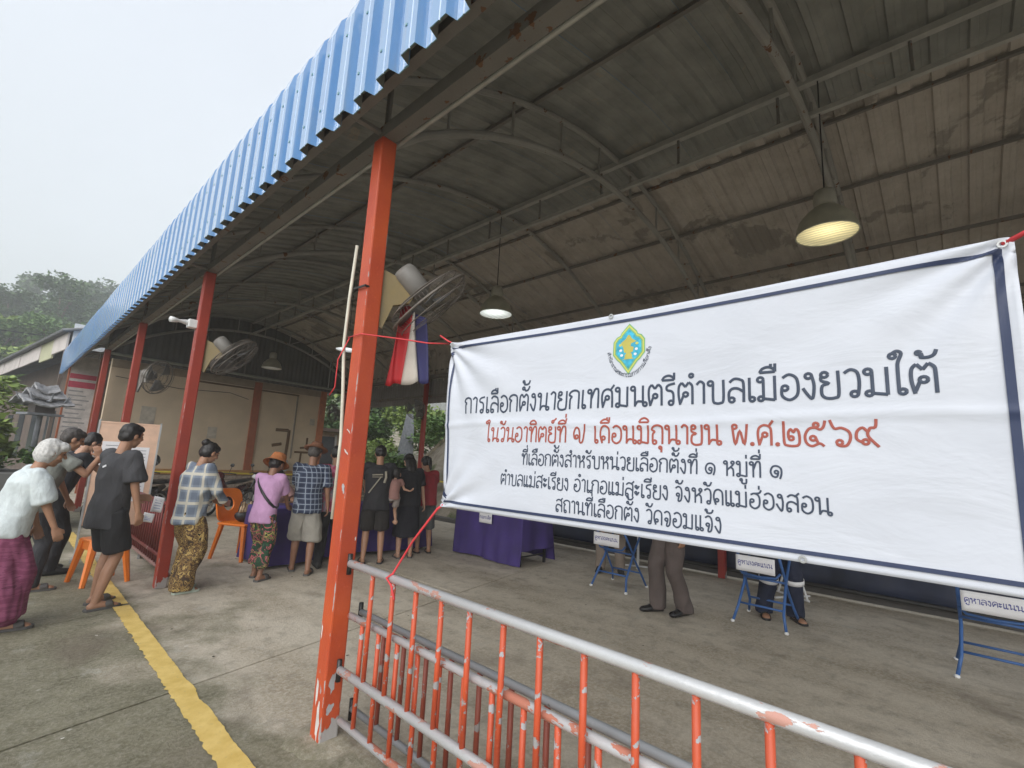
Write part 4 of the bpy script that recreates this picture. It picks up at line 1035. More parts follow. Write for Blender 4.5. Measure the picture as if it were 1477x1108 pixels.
# papers and cable on the end wall
for i, (a, z, w_, h_) in enumerate(((.7, 2.0, .3, .42), (2.2, 1.75, .22, .3), (5.0, 2.35, .16, .2))):
    bm = wbox(a, a + w_, .002, .008, z, z + h_); obj('wall_notice', bm, plain('faded_notice', (.42, .38, .32), .8, var=.25, scale=9), ew)
bm = BM(); tube(bm, [wp(.1, .02, 3.05), wp(1.4, .03, 2.95), wp(2.6, .02, 3.02), wp(3.1, .03, 2.9)], .008, 5); obj('cable', bm, M['black'], ew)
# bits of litter, leaves and droppings on the concrete
bm = BM(); rnd = random.Random(3)
for k in range(150):
    x, y = (rnd.uniform(-3, 1.4), rnd.uniform(1.5, 9)) if k % 2 else (rnd.uniform(1.6, 7.4), rnd.uniform(-2, 9)); s_ = rnd.uniform(.004, .014); a = rnd.uniform(0, 6)
    vs = [bm.verts.new((x + s_ * rnd.uniform(.6, 1.6) * math.cos(a + j * 1.57), y + s_ * rnd.uniform(.5, 1.2) * math.sin(a + j * 1.57), .012 + rnd.uniform(0, .004))) for j in range(4)]
    bm.faces.new(vs).material_index = 0 if rnd.random() < .4 else 1
o = obj('floor_litter', bm, [plain('pale_litter', (.6, .58, .52), .8), plain('dark_litter', (.06, .05, .035), .9)]); o['kind'] = 'stuff'; o['label'] = 'small leaves and pale scraps scattered over the concrete'; o['category'] = 'litter'

# ------------------------------------------------------------------ people
def ik(a, b, l1, l2, hint):
    d = b - a; D = d.length
    if D > (l1 + l2) * .999: b = a + d * ((l1 + l2) * .999 / D); d = b - a; D = d.length
    x = (l1 * l1 - l2 * l2 + D * D) / (2 * D); h = math.sqrt(max(0, l1 * l1 - x * x))
    u = d / D; hh = hint - u * hint.dot(u)
    if hh.length < 1e-4: hh = u.orthogonal()
    return a + u * x + hh.normalized() * h, b
def remesh(bm, voxel, name, mats, parent, smooth_it=3, wr=0., wf=7., seed=0, dec=1., str_=(1, 1, 1)):
    me = bpy.data.meshes.new('tmp'); bmesh.ops.recalc_face_normals(bm, faces=bm.faces); bm.to_mesh(me); bm.free()
    o = bpy.data.objects.new('tmp', me); C.objects.link(o)
    m = o.modifiers.new('r', 'REMESH'); m.mode = 'VOXEL'; m.voxel_size = voxel
    if smooth_it: s_ = o.modifiers.new('s', 'SMOOTH'); s_.factor = .5; s_.iterations = smooth_it
    dg = bpy.context.evaluated_depsgraph_get(); dg.update()
    m2 = bpy.data.meshes.new_from_object(o.evaluated_get(dg), depsgraph=dg)
    bpy.data.objects.remove(o); bpy.data.meshes.remove(me)
    m2.name = name; m2.materials.clear()
    if wr:
        nn = [v.normal.copy() for v in m2.vertices]
        for v, n_ in zip(m2.vertices, nn):
            p = V((v.co.x * str_[0], v.co.y * str_[1], v.co.z * str_[2])) * wf + V((seed, 0, seed * 3))
            q = noise.noise(p) + .5 * noise.noise(p * 2.3)
            r_ = 1 - abs(noise.noise(p * 1.1 + V((9, 0, 0)))) * 2.4
            v.co += n_ * (1.45 * wr * (q * .8 + max(r_, -.3) * .7 + .25))
    for p in m2.polygons: p.use_smooth = True
    return link(name, m2, mats, parent)
def cap(bm, a, ra, b, rb, n=12):
    """tapered capsule"""
    a, b = V(a), V(b); d = (b - a).normalized()
    pts = [a - d * ra * .98, a - d * ra * .8, a - d * ra * .4, a, b, b + d * rb * .4, b + d * rb * .8, b + d * rb * .98]
    rr = [ra * .2, ra * .6, ra * .92, ra, rb, rb * .92, rb * .6, rb * .2]
    tube(bm, pts, rr, n)
SK = {}
def skin(name, c):
    if name not in SK: SK[name] = plain(name, c, .5, var=.12, scale=10, bump=.08)
    return SK[name]
skin_a = skin('skin_tan', (.36, .19, .115)); skin_b = skin('skin_brown', (.25, .125, .075)); skin_c = skin('skin_light', (.45, .26, .175))
def cloth(name, c, var=.2, scale=6, rough=.85):
    var = max(var, .16)
    if name in _mc: return _mc[name]
    m = plain(name, c, rough, var=var, scale=scale, bump=0); t = NT.__new__(NT); t.m = m; t.t = m.node_tree; t.b = t.t.nodes['Principled BSDF']; t.co = None
    t.bump(t.math('ADD', t.noise(16, 3, t.mapped((1, 1, .45)), .5, 1.2), t.math('MULTIPLY', t.noise(230, 2), .08)), .7, .012); return m
def lay(b, side, fwd, up, *k): return b + side * k[0] + fwd * k[1] + up * k[2]
def person(label, loc, head_dir, h=1.65, lean=0, head_pitch=0, head_yaw=0, arms=None, legs=None, sk=skin_a, top=None, bottom=None, hair=None, shoes=None, bulk=1., female=False, hip_h=None, twist=0, extra=None, vx=.0085):
    t = thing('person', label, 'person', loc, math.atan2(head_dir[1], head_dir[0]) - PI / 2)
    s = h / 1.70; X = V((1, 0, 0)); Y = V((0, 1, 0)); Z = V((0, 0, 1))
    hz = (hip_h if hip_h else .905 * s); Hp = V((0, 0 if hip_h else -.16 * s * math.sin(lean), hz))
    up = V((0, math.sin(lean), math.cos(lean))); fw = V((0, math.cos(lean), -math.sin(lean)))
    back = lean * .35
    sd = X.copy()
    if twist:
        q = Matrix.Rotation(twist, 3, up); sd = q @ X; fw = q @ fw
    chest = Hp + up * .34 * s; neck = Hp + up * .53 * s
    sw = (.165 if female else .185) * s * (1 + (bulk - 1) * .5)
    sh = {-1: Hp + up * .485 * s - sd * sw, 1: Hp + up * .485 * s + sd * sw}
    nd = (up * .75 + fw * .25 + V((0, 0, .15))).normalized()
    ha = lean * .55 + head_pitch
    hf = Matrix.Rotation(-head_yaw, 3, 'Z') @ V((0, math.cos(ha), -math.sin(ha))); hr = Matrix.Rotation(-head_yaw, 3, 'Z') @ X; hu = hr.cross(hf).normalized()
    if twist: 
        rz_ = Matrix.Rotation(twist, 3, 'Z'); hf = rz_ @ hf; hr = rz_ @ hr; hu = rz_ @ hu
    Hc = neck + nd * .085 * s + hu * .085 * s + hf * .022 * s
    HM = Matrix((( hr.x, hf.x, hu.x, Hc.x), (hr.y, hf.y, hu.y, Hc.y), (hr.z, hf.z, hu.z, Hc.z), (0, 0, 0, 1)))
    hs = s * .5 + .5
    bm = BM(); b_ = bulk
    # torso
    T = [(0, .135, .095), (.10, .128, .088), (.20, .122, .085), (.30, .142, .095), (.40, .155, .098), (.47, .145, .080), (.515, .07, .055)]
    tube(bm, [Hp + up * (z * s - .03 * s) for z, a, b in T], [(a * s * b_, b * s * b_) for z, a, b in T], 20, side=sd)
    cap(bm, neck - up * .03 * s, .056 * s, Hc - hu * .05 * hs - hf * .02 * hs, .052 * s)
    for k_ in (-1, 1): cap(bm, sh[k_] - sd * k_ * .05 * s - up * .01, .058 * s, sh[k_], .052 * s)
    # head
    add_ell(bm, HM @ V((0, -.008, .018)), tuple(q * hs for q in (.076, .094, .094)), HM.to_3x3().to_4x4(), 20, 14)
    add_ell(bm, HM @ V((0, .022, -.052)) , tuple(q * hs for q in (.057, .062, .064)), HM.to_3x3().to_4x4(), 16, 12)
    add_ell(bm, HM @ V((0, .050, -.092)), tuple(q * hs for q in (.028, .022, .022)), HM.to_3x3().to_4x4())
    cap(bm, HM @ V((0, .083, .018)), .011 * hs, HM @ V((0, .101, -.018)), .015 * hs)
    add_ell(bm, HM @ V((0, .080, -.052)), (.025 * hs, .014 * hs, .013 * hs), HM.to_3x3().to_4x4())
    add_ell(bm, HM @ V((0, .074, .030)), (.05 * hs, .016 * hs, .012 * hs), HM.to_3x3().to_4x4())
    for k_ in (-1, 1): 
        add_ell(bm, HM @ V((k_ * .077, -.005, -.012)), (.011, .02, .031), HM.to_3x3().to_4x4(), 10, 8)
        add_ell(bm, HM @ V((k_ * .042, .052, -.028)), (.026, .026, .026), HM.to_3x3().to_4x4(), 10, 8)
    # legs
    legs = legs or {-1: (-.11, 0), 1: (.11, 0)}; an = {}; kn = {}; toe = {}
    for k_ in (-1, 1):
        L_ = legs[k_]; fx, fy = L_[0] * s, L_[1] * s; az = (L_[2] if len(L_) > 2 else .075) * s; yaw = L_[3] if len(L_) > 3 else k_ * -.15
        hj = Hp + X * (k_ * .085 * s) - Z * .03 * s
        kh = V((k_ * .05, 1, 0.0)) if hip_h is None else V((k_ * .12, 1, .6))
        kn[k_], an[k_] = ik(hj, V((fx, fy, az)), .41 * s, .415 * s, kh)
        cap(bm, hj, .086 * s * b_, kn[k_], .052 * s); cap(bm, kn[k_], .050 * s, kn[k_].lerp(an[k_], .38) - V((0, .01, 0)), .051 * s); cap(bm, kn[k_].lerp(an[k_], .38) - V((0, .01, 0)), .051 * s, an[k_], .033 * s)
        fd = V((math.sin(-yaw), math.cos(yaw), 0)); toe[k_] = fd
        az0 = an[k_].z - .075 * s
        hb = V((an[k_].x, an[k_].y, az0)) ; 
        tube(bm, [hb - fd * .055 * s + Z * .03 * s, hb - fd * .03 * s + Z * .035 * s, hb + fd * .04 * s + Z * .042 * s, hb + fd * .11 * s + Z * .03 * s, hb + fd * .165 * s + Z * .022 * s, hb + fd * .185 * s + Z * .018 * s], [(.018, .02), (.031, .034), (.034, .038), (.042, .026), (.040, .018), (.02, .01)], 12, side=fd.cross(Z))
    # arms
    wrs, elb = {}, {}
    arms = arms or {-1: None, 1: None}
    for k_ in (-1, 1):
        A_ = arms[k_]
        if A_ is None: tgt = sh[k_] + V((k_ * .05, .02, -.52)) * s; hint = V((k_ * .2, -1, 0))
        else: tgt = V(A_[0]) * s; hint = V(A_[1])
        e_, w_ = ik(sh[k_], tgt, .275 * s, .245 * s, hint); elb[k_], wrs[k_] = e_, w_
        am = 1 + (b_ - 1) * .6
        cap(bm, sh[k_], .047 * s * am, e_, .036 * s * am); cap(bm, e_, .037 * s * am, w_, .024 * s)
        # hand
        hd = (w_ - e_).normalized()
        if A_ is not None and len(A_) > 2: hd = (V(A_[2])).normalized()
        pn = X * -k_; pn = (pn - hd * pn.dot(hd)).normalized() if abs(pn.dot(hd)) < .95 else V((0, 1, 0))
        if A_ is not None and len(A_) > 3: pn = V(A_[3]); pn = (pn - hd * pn.dot(hd)).normalized()
        sp = hd.cross(pn).normalized()           # across the knuckles
        if sp.dot(Y) < 0 and A_ is None: sp = -sp
        tube(bm, [w_, w_ + hd * .03 * s, w_ + hd * .075 * s, w_ + hd * .09 * s], [(.024 * s, .019 * s), (.035 * s, .017 * s), (.040 * s, .015 * s), (.036 * s, .011 * s)], 10, side=sp)
        for f_ in range(4):
            base = w_ + hd * .082 * s + sp * ((f_ - 1.5) * -.020 * s); ln = (.062, .070, .066, .050)[f_] * s
            m1 = base + (hd * .9 + pn * .35).normalized() * ln * .5; tp_ = m1 + (hd * .55 + pn * .8).normalized() * ln * .5
            cap(bm, base, .0092, m1, .0086, 8); cap(bm, m1, .0086, tp_, .0075, 8)
        tb = w_ + hd * .03 * s + sp * .026 * s; t1 = tb + (hd * .6 + sp * .6 + pn * .4).normalized() * .038 * s; t2 = t1 + (hd * .8 + pn * .35).normalized() * .03 * s
        cap(bm, tb, .012, t1, .0105, 8); cap(bm, t1, .0105, t2, .008, 8)
    remesh(bm, vx * .8, 'body', sk, t, 2)
    # eyes
    for k_ in (-1, 1):
        bm = BM(); add_ell(bm, HM @ V((k_ * .031, .079, .006)), (.012, .006, .0055), HM.to_3x3().to_4x4(), 10, 6); obj('eye', bm, M['black'], t, True)
    bm = BM(); add_ell(bm, HM @ V((0, .0925, -.053)), (.019, .004, .003), HM.to_3x3().to_4x4(), 10, 6); obj('mouth', bm, plain('lip', (.22, .07, .06), .5), t, True)
    ctx = dict(t=t, s=s, Hp=Hp, up=up, fw=fw, sd=sd, sh=sh, elb=elb, wrs=wrs, kn=kn, an=an, neck=neck, HM=HM, toe=toe, b=b_, hs=hs)
    # bottom
    if bottom:
        kind, m = bottom[0], bottom[1]; o_ = bottom[2] if len(bottom) > 2 else {}
        bm = BM(); w0 = .150 * s * b_; d0 = .108 * s * b_
        if kind in ('shorts', 'trousers'):
            e = o_.get('end', .25 if kind == 'shorts' else None); fl = o_.get('flare', 1.)
            tube(bm, [Hp + up * .10 * s, Hp + up * .05 * s, Hp - Z * .03 * s, Hp - Z * .09 * s], [(w0 * .9, d0 * .92), (w0 * .98, d0), (w0 * 1.06, d0 * 1.1), (w0 * .95, d0 * 1.02)], 20, side=X)
            for k_ in (-1, 1):
                hj = Hp + X * (k_ * .08 * s) - Z * .05 * s
                if kind == 'shorts':
                    q = hj.lerp(kn[k_], o_.get('len', .9)); 
                    tube(bm, [hj + Z * .02, hj.lerp(q, .5), q - V((0, 0, .0)), q + (q - hj).normalized() * .012], [.094 * s * b_, .095 * s * fl, .096 * s * fl, .088 * s * fl], 16)
                else:
                    endp = an[k_] + Z * o_.get('rise', .0) ; kk = kn[k_]
                    mid = kk.lerp(endp, .5) - V((0, .012, 0)); fe = o_.get('cuff', .062) * s
                    tube(bm, [hj + Z * .02, hj.lerp(kk, .5), kk, mid, endp + V((0, 0, .01)), endp - Z * .03 * s], [.096 * s * b_, .088 * s * fl, .070 * s * fl, .068 * s * fl, fe * fl, fe * fl * .98], 16)
        elif kind == 'skirt':
            zb = o_.get('z', .12) * s; sp_ = o_.get('spread', 1.25)
            ax = (an[1] + an[-1]) / 2; pts = [Hp + up * .10 * s, Hp, Hp.lerp(V((ax.x, ax.y, zb)), .3), Hp.lerp(V((ax.x, ax.y, zb)), .7), V((ax.x, ax.y, zb)), V((ax.x, ax.y, zb - .008))]
            tube(bm, pts, [(w0 * .92, d0 * .95), (w0 * 1.1, d0 * 1.15), (w0 * 1.15, d0 * 1.3), (w0 * 1.12 * sp_, d0 * 1.3 * sp_), (w0 * 1.15 * sp_, d0 * 1.4 * sp_), (w0 * 1.08 * sp_, d0 * 1.3 * sp_)], 24, side=X)
            for k_ in (-1, 1):
                bot = an[k_].copy(); kk = kn[k_]
                if zb > .3 * s: bot = kk.lerp(bot, .25)
                cap(bm, Hp + X * (k_ * .07 * s), .10 * s * b_, kk, .095 * s); cap(bm, kk, .095 * s, bot + Z * .04, .09 * s)
        remesh(bm, vx, {'shorts': 'shorts', 'trousers': 'trousers', 'skirt': 'skirt'}[kind], m, t, 2, o_.get('wr', .008), o_.get('wf', 7), label_seed(label), str_=o_.get('str', (1, 1, .45)))
    if top:
        m = top[0]; o_ = top[1] if len(top) > 1 else {}
        bm = BM(); lo = o_.get('hem', .10); wide = o_.get('wide', 1.12); slv = o_.get('sleeve', .55)
        T = [(-lo, .150, .112), (-lo + .03, .153, .115), (.04, .148, .108), (.16, .142, .102), (.30, .155, .108), (.40, .168, .110), (.47, .155, .090), (.505, .095, .068), (.525, .066, .06)]
        pts = []
        for z, a, b in T:
            p = Hp + up * (z * s - .02 * s)
            if z < 0: p = Hp + (Z * .6 + up * .4).normalized() * (z * s - .02 * s)
            pts.append(p)
        tube(bm, pts, [(a * s * b_ * wide, b * s * b_ * wide * (1.04 if z < .35 else 1)) for z, a, b in T], 24, side=sd)
        for k_ in (-1, 1):
            a, e_, w_ = sh[k_], elb[k_], wrs[k_]; sr = o_.get('sr', .066) * s
            cap(bm, a - sd * k_ * .07 * s - up * .015, .072 * s, a + up * .002, .058 * s)
            if slv <= 1: 
                q = a.lerp(e_, slv); tube(bm, [a - (e_ - a) * .05, a.lerp(q, .4), q, q + (e_ - a).normalized() * .006], [.056 * s, sr * .97, sr * 1.08, sr * 1.0], 14)
            else:
                q = e_.lerp(w_, slv - 1); cap(bm, a, .060 * s, e_, .050 * s); tube(bm, [e_ - (q - e_).normalized() * .02, e_.lerp(q, .5), q, q + (q - e_).normalized() * .006], [.050 * s, .049 * s, .044 * s, .040 * s], 14)
        remesh(bm, vx, 'shirt', m, t, 2, o_.get('wr', .009), o_.get('wf', 6.5), label_seed(label) + 3, str_=(1, 1, .6))
    hd_ = hair or {}
    if hair:
        bm = BM(); k = hair['kind']; m = hair['m']; RM = HM.to_3x3().to_4x4()
        th = hair.get('th', 1.)
        add_ell(bm, HM @ V((0, -.020, .032)), tuple(q * hs * th for q in (.084, .094, .090)), RM, 22, 16)
        if k in ('short', 'crop'):
            add_ell(bm, HM @ V((0, -.045, -.005)), tuple(q * hs for q in (.078, .064, .07)), RM, 18, 12)
            if k == 'short': add_ell(bm, HM @ V((0, .035, .072)), tuple(q * hs for q in (.066, .052, .036)), RM, 16, 10)
        if k == 'bob':
            add_ell(bm, HM @ V((0, -.03, -.01)), tuple(q * hs for q in (.094, .088, .10)), RM, 20, 14)
            add_ell(bm, HM @ V((0, .045, .062)), tuple(q * hs for q in (.082, .058, .045)), RM, 16, 10)
        if k in ('bun', 'pony', 'long'):
            add_ell(bm, HM @ V((0, -.04, -.005)), tuple(q * hs for q in (.082, .07, .08)), RM, 18, 12)
            add_ell(bm, HM @ V((0, .025, .066)), tuple(q * hs for q in (.070, .055, .038)), RM, 16, 10)
        if k == 'bun': add_ell(bm, HM @ V((0, -.10, .075)), .042 * hs, RM, 14, 10)
        if k == 'pony': tube(bm, [HM @ V((0, -.10, .04)), HM @ V((0, -.145, .0)), HM @ V((0, -.14, -.10)), HM @ V((0, -.12, -.19))], [.03, .036, .03, .012], 10)
        if k == 'long': tube(bm, [HM @ V((0, -.05, .03)), HM @ V((0, -.075, -.06)), HM @ V((0, -.06, -.17)), HM @ V((0, -.03, -.26))], [(.075, .05), (.088, .045), (.085, .035), (.05, .016)], 14, side=hr)
        remesh(bm, .007, 'hair', m, t, 1, hair.get('wr', .004), 26, 5, str_=(1, 1, .5))
    if shoes:
        kind, m = shoes
        for k_ in (-1, 1):
            fd = toe[k_]; az0 = an[k_].z - .075 * s; hb = V((an[k_].x, an[k_].y, az0)); sdv = fd.cross(Z); bm = BM()
            if kind == 'sandal':
                ring = []
                for (u_, w_) in ((-.075, .018), (-.06, .034), (0, .038), (.09, .046), (.15, .046), (.19, .034), (.205, .012)): ring.append((u_ * s, w_))
                for zz in (.002, .022):
                    pass
                V1 = [bm.verts.new(hb + fd * u_ + sdv * w_ + Z * .002) for u_, w_ in ring] + [bm.verts.new(hb + fd * u_ - sdv * w_ + Z * .002) for u_, w_ in ring[::-1]]
                V2 = [bm.verts.new(v.co + Z * .020) for v in V1]
                bm.faces.new(V1); bm.faces.new(V2[::-1])
                for i in range(len(V1)): j = (i + 1) % len(V1); bm.faces.new((V1[i], V2[i], V2[j], V1[j]))
                obj('sandal', bm, m, t)
                bm = BM(); tube(bm, [hb + fd * .105 * s + sdv * .046 + Z * .02, hb + fd * .10 * s + sdv * .034 + Z * .055, hb + fd * .10 * s + Z * .066, hb + fd * .10 * s - sdv * .034 + Z * .055, hb + fd * .105 * s - sdv * .046 + Z * .02], [(.032, .005)] * 5, 8, side=fd); obj('sandal_strap', bm, m, t, True)
            else:
                tube(bm, [hb - fd * .075 * s + Z * .05, hb - fd * .06 * s + Z * .05, hb + fd * .03 * s + Z * .055, hb + fd * .11 * s + Z * .036, hb + fd * .19 * s + Z * .030, hb + fd * .215 * s + Z * .026], [(.02, .03), (.040, .049), (.043, .054), (.048, .035), (.042, .028), (.018, .014)], 14, side=sdv); obj('shoe', bm, m, t, True)
    if extra: extra(ctx)
    return t
def label_seed(l): return (sum(map(ord, l)) % 97) * .37
black_hair = plain('black_hair', (.012, .010, .010), .45, var=.5, scale=60, bump=.5, bscale=160)
grey_hair = plain('greying_hair', (.05, .042, .038), .55, var=.6, scale=50, bump=.5, bscale=160)
white_hair = plain('white_hair', (.56, .55, .53), .55, var=.25, scale=50, bump=.6, bscale=160)
def plaid(name, base, dark, light, sx=9., sz=9., w1=.35, w2=.12):
    t = NT(name); sp = t.n('ShaderNodeSeparateXYZ'); t.l(t.mapped((1, 1, 1)), sp.inputs[0])
    xx = t.math('ADD', sp.outputs['X'], t.math('MULTIPLY', sp.outputs['Y'], .8))
    def band(v, f, w_): return t.rng(t.math('ABSOLUTE', t.math('SUBTRACT', t.math('FRACT', t.math('MULTIPLY', v, f)), .5)), w_, w_ + .03, 1, 0)
    a = band(xx, sx, w1 / 2); b = band(sp.outputs['Z'], sz, w1 / 2)
    c = t.mix(t.math('MULTIPLY', t.math('ADD', a, b), .42), base, dark)
    a2 = band(t.math('ADD', xx, .5 / sx), sx, w2 / 2); b2 = band(t.math('ADD', sp.outputs['Z'], .5 / sz), sz, w2 / 2)
    c = t.mix(t.math('MULTIPLY', t.math('MAXIMUM', a2, b2), .85), c, light)
    t.color(c); t.rough(.85); t.bump(t.noise(200, 3), .2, .002); return t.m
def blotch(name, cols, sc=18, detail=3, dist=1.5, stretch=(1, 1, 1)):
    t = NT(name); n = t.noise(sc, detail, t.mapped(stretch), .55, dist); r = t.n('ShaderNodeValToRGB'); t.l(n, r.inputs[0]); cr = r.color_ramp; cr.interpolation = 'CONSTANT'
    k = len(cols); lo, hi = .34, .64
    cr.elements[0].position = 0; cr.elements[0].color = (*cols[0], 1); cr.elements[1].position = lo + (hi - lo) / (k - 1); cr.elements[1].color = (*cols[1], 1)
    for i in range(2, k): e = cr.elements.new(lo + (hi - lo) * i / (k - 1)); e.color = (*cols[i], 1)
    t.color(r.outputs[0]); t.rough(.85); t.bump(t.noise(200, 3), .2, .002); return t.m
tee_black = cloth('black_tee', (.022, .022, .026)); sandal_g = plain('grey_rubber', (.10, .095, .09), .7); sandal_k = plain('black_rubber', (.02, .02, .02), .6)

# white haired woman
person('white haired woman in pale blouse and purple tube skirt leaning forward at the left edge', (.22, 5.72, 0), (1, .12), 1.52, lean=R(13), head_pitch=R(8),
       arms={-1: ((-.20, .22, .78), (0, -1, 0)), 1: ((.24, .30, .74), (0, -1, 0))}, legs={-1: (-.09, -.08), 1: (.09, .06)}, sk=skin_a,
       top=(cloth('pale_blouse', (.60, .66, .67), .08, 14), dict(wide=1.24, hem=.06, sleeve=.95, sr=.078, wr=.011)),
       bottom=('skirt', blotch('purple_sarong', [(.20, .045, .10), (.26, .07, .14), (.15, .03, .075)], 7, 5, .3, (1, 1, 5)), dict(z=.13, spread=1.35, wr=.012, str=(1.6, 1.6, .25))),
       hair=dict(kind='bob', m=white_hair), shoes=('sandal', sandal_g), bulk=1.05, female=True)
# man shading his eyes
person('man in grey shirt raising a hand to his forehead behind the white haired woman', (.42, 7.0, 0), (1, .15), 1.66, lean=R(14), head_pitch=R(12),
       arms={1: ((.14, .40, 1.38), (.5, .2, -1), (.0, -.3, 1)), -1: ((-.2, .30, .85), (0, -1, 0))}, legs={-1: (-.12, -.2), 1: (.1, .05)}, sk=skin_a,
       top=(cloth('grey_green_shirt', (.20, .21, .19), .3, 5), dict(wide=1.2, hem=.08)), bottom=('trousers', cloth('dark_trousers', (.03, .03, .035))), hair=dict(kind='short', m=grey_hair), shoes=('sandal', sandal_g))
# man reading the list, arm up on the board
def red_band(c):
    pass
person('man in black shirt bending to the notice board with one arm raised to it', (.62, 7.75, 0), (1, .25), 1.66, lean=R(20), head_pitch=R(18),
       arms={-1: ((-.10, .72, 1.28), (-.4, -.2, -1), (.1, .6, 1)), 1: ((.16, .52, 1.02), (.5, -.6, -1), (0, 1, .2))}, legs={-1: (-.13, .02), 1: (.14, .0)}, sk=skin_c,
       top=(cloth('black_shirt_b', (.016, .017, .022)), dict(wide=1.16, hem=.06)), bottom=('trousers', cloth('black_trousers', (.014, .014, .017)), dict(flare=1.1)), hair=dict(kind='crop', m=black_hair), shoes=('shoe', sandal_k))
# man in charcoal tee and black shorts
def tee_mark(c):
    s = c['s']; p = c['Hp'] + c['up'] * .385 * s - c['fw'] * .128 * s * c['b'] + c['sd'] * .03
    bm = BM(); 
    for k in range(3): add_box(bm, p + V((-.016 + .016 * k, -.012, .006 * (k - 1))), (.012, .006, .018))
    o = obj('shirt_print', bm, M['paper'], c['t']); o['kind'] = 'stuff'
person('man in baggy charcoal T-shirt, black shorts and grey sandals standing on the yellow line', (.86, 5.98, 0), (1, .42), 1.70, lean=R(3), head_pitch=R(8),
       arms={1: ((.28, .10, .80), (.3, -1, 0)), -1: ((-.17, .36, .93), (-.4, -1, -.2), (.2, 1, -.1))}, legs={-1: (-.11, .07), 1: (.10, -.04)}, sk=skin_a,
       top=(cloth('charcoal_tee', (.045, .045, .05), .2, 8), dict(wide=1.13, hem=.16, sleeve=.82, sr=.080, wr=.013)),
       bottom=('shorts', cloth('black_shorts', (.015, .015, .017)), dict(len=.88, flare=1.12)), hair=dict(kind='short', m=black_hair), shoes=('sandal', sandal_g), bulk=1.0, extra=tee_mark)
# plaid shirt woman
person('woman with black bun in oversized blue and cream plaid shirt and brown patterned trousers', (1.58, 6.14, 0), (1, .30), 1.57, lean=R(5), head_pitch=R(22),
       arms={1: ((.16, .30, .98), (.8, -.6, -.4), (-.5, 1, -.1)), -1: ((-.10, .34, .98), (-.8, -.6, -.4), (.5, 1, 0))}, legs={-1: (-.10, .06), 1: (.10, -.05)}, sk=skin_a,
       top=(plaid('soft_plaid', (.27, .31, .36), (.12, .15, .21), (.62, .58, .48), 6.5, 6.5, .46, .16), dict(wide=1.17, hem=.12, sleeve=1.75, wr=.014, sr=.070)),
       bottom=('trousers', blotch('brown_leaf_print', [(.05, .028, .016), (.26, .16, .05), (.07, .035, .02), (.46, .32, .11), (.03, .018, .012)], 15, 3, 1.2), dict(flare=1.35, cuff=.075, wr=.012)),
       hair=dict(kind='bun', m=black_hair), shoes=('sandal', plain('pale_green_sandal', (.45, .52, .44), .6)), bulk=1.05, female=True)
# woman in pink with orange bucket hat
def bucket(c):
    bm = BM(); HM = c['HM'] @ Matrix.Translation((0, -.01, .03)) @ Matrix.Rotation(R(-8), 4, 'X')
    lathe(bm, [(.001, .115), (.05, .112), (.082, .098), (.092, .06), (.10, .02), (.125, -.005), (.158, -.030), (.160, -.034), (.13, -.012), (.10, .008), (.096, .02)], (0, 0, 0), 28, HM)
    for v in bm.verts: v.co += V((0, 0, .008 * noise.noise(v.co * 14)))
    obj('bucket_hat', bm, cloth('orange_hat', (.42, .15, .05), .15, 12), c['t'], True)
    s = c['s']; bm = BM(); P = []
    for i in range(17):
        a = i / 16 * 2 * PI; q = c['Hp'] + c['up'] * (.27 * s + .20 * s * math.cos(a)) + c['sd'] * (-.172 * s * math.cos(a)) ; 
        P.append(q + c['fw'] * (-.155 * s * math.sin(a)))
    tube(bm, P, [(.016, .005)] * 17, 6, side=c['up']); obj('bag_strap', bm, M['black'], c['t'], True)
person('short woman in lilac blouse, orange bucket hat and green floral trousers by the chair', (2.37, 6.20, 0), (.80, .62), 1.46, lean=R(10), head_pitch=R(14),
       arms={1: ((.15, .34, .93), (.6, -.7, -.4), (0, 1, -.1)), -1: ((-.12, .36, .93), (-.6, -.7, -.4), (0, 1, 0))}, legs={-1: (-.10, .10), 1: (.09, -.08)}, sk=skin_b,
       top=(cloth('lilac_blouse', (.52, .30, .50), .08), dict(wide=1.10, hem=.12, sleeve=.85, sr=.068)),
       bottom=('trousers', blotch('floral_print', [(.015, .04, .02), (.02, .075, .035), (.012, .03, .02), (.45, .12, .13), (.02, .06, .03), (.45, .38, .12), (.015, .05, .025)], 11, 2, 1.2), dict(rise=.13, flare=1.15, cuff=.08)),
       hair=dict(kind='short', m=black_hair), shoes=('sandal', sandal_g), bulk=1.03, female=True, extra=bucket)
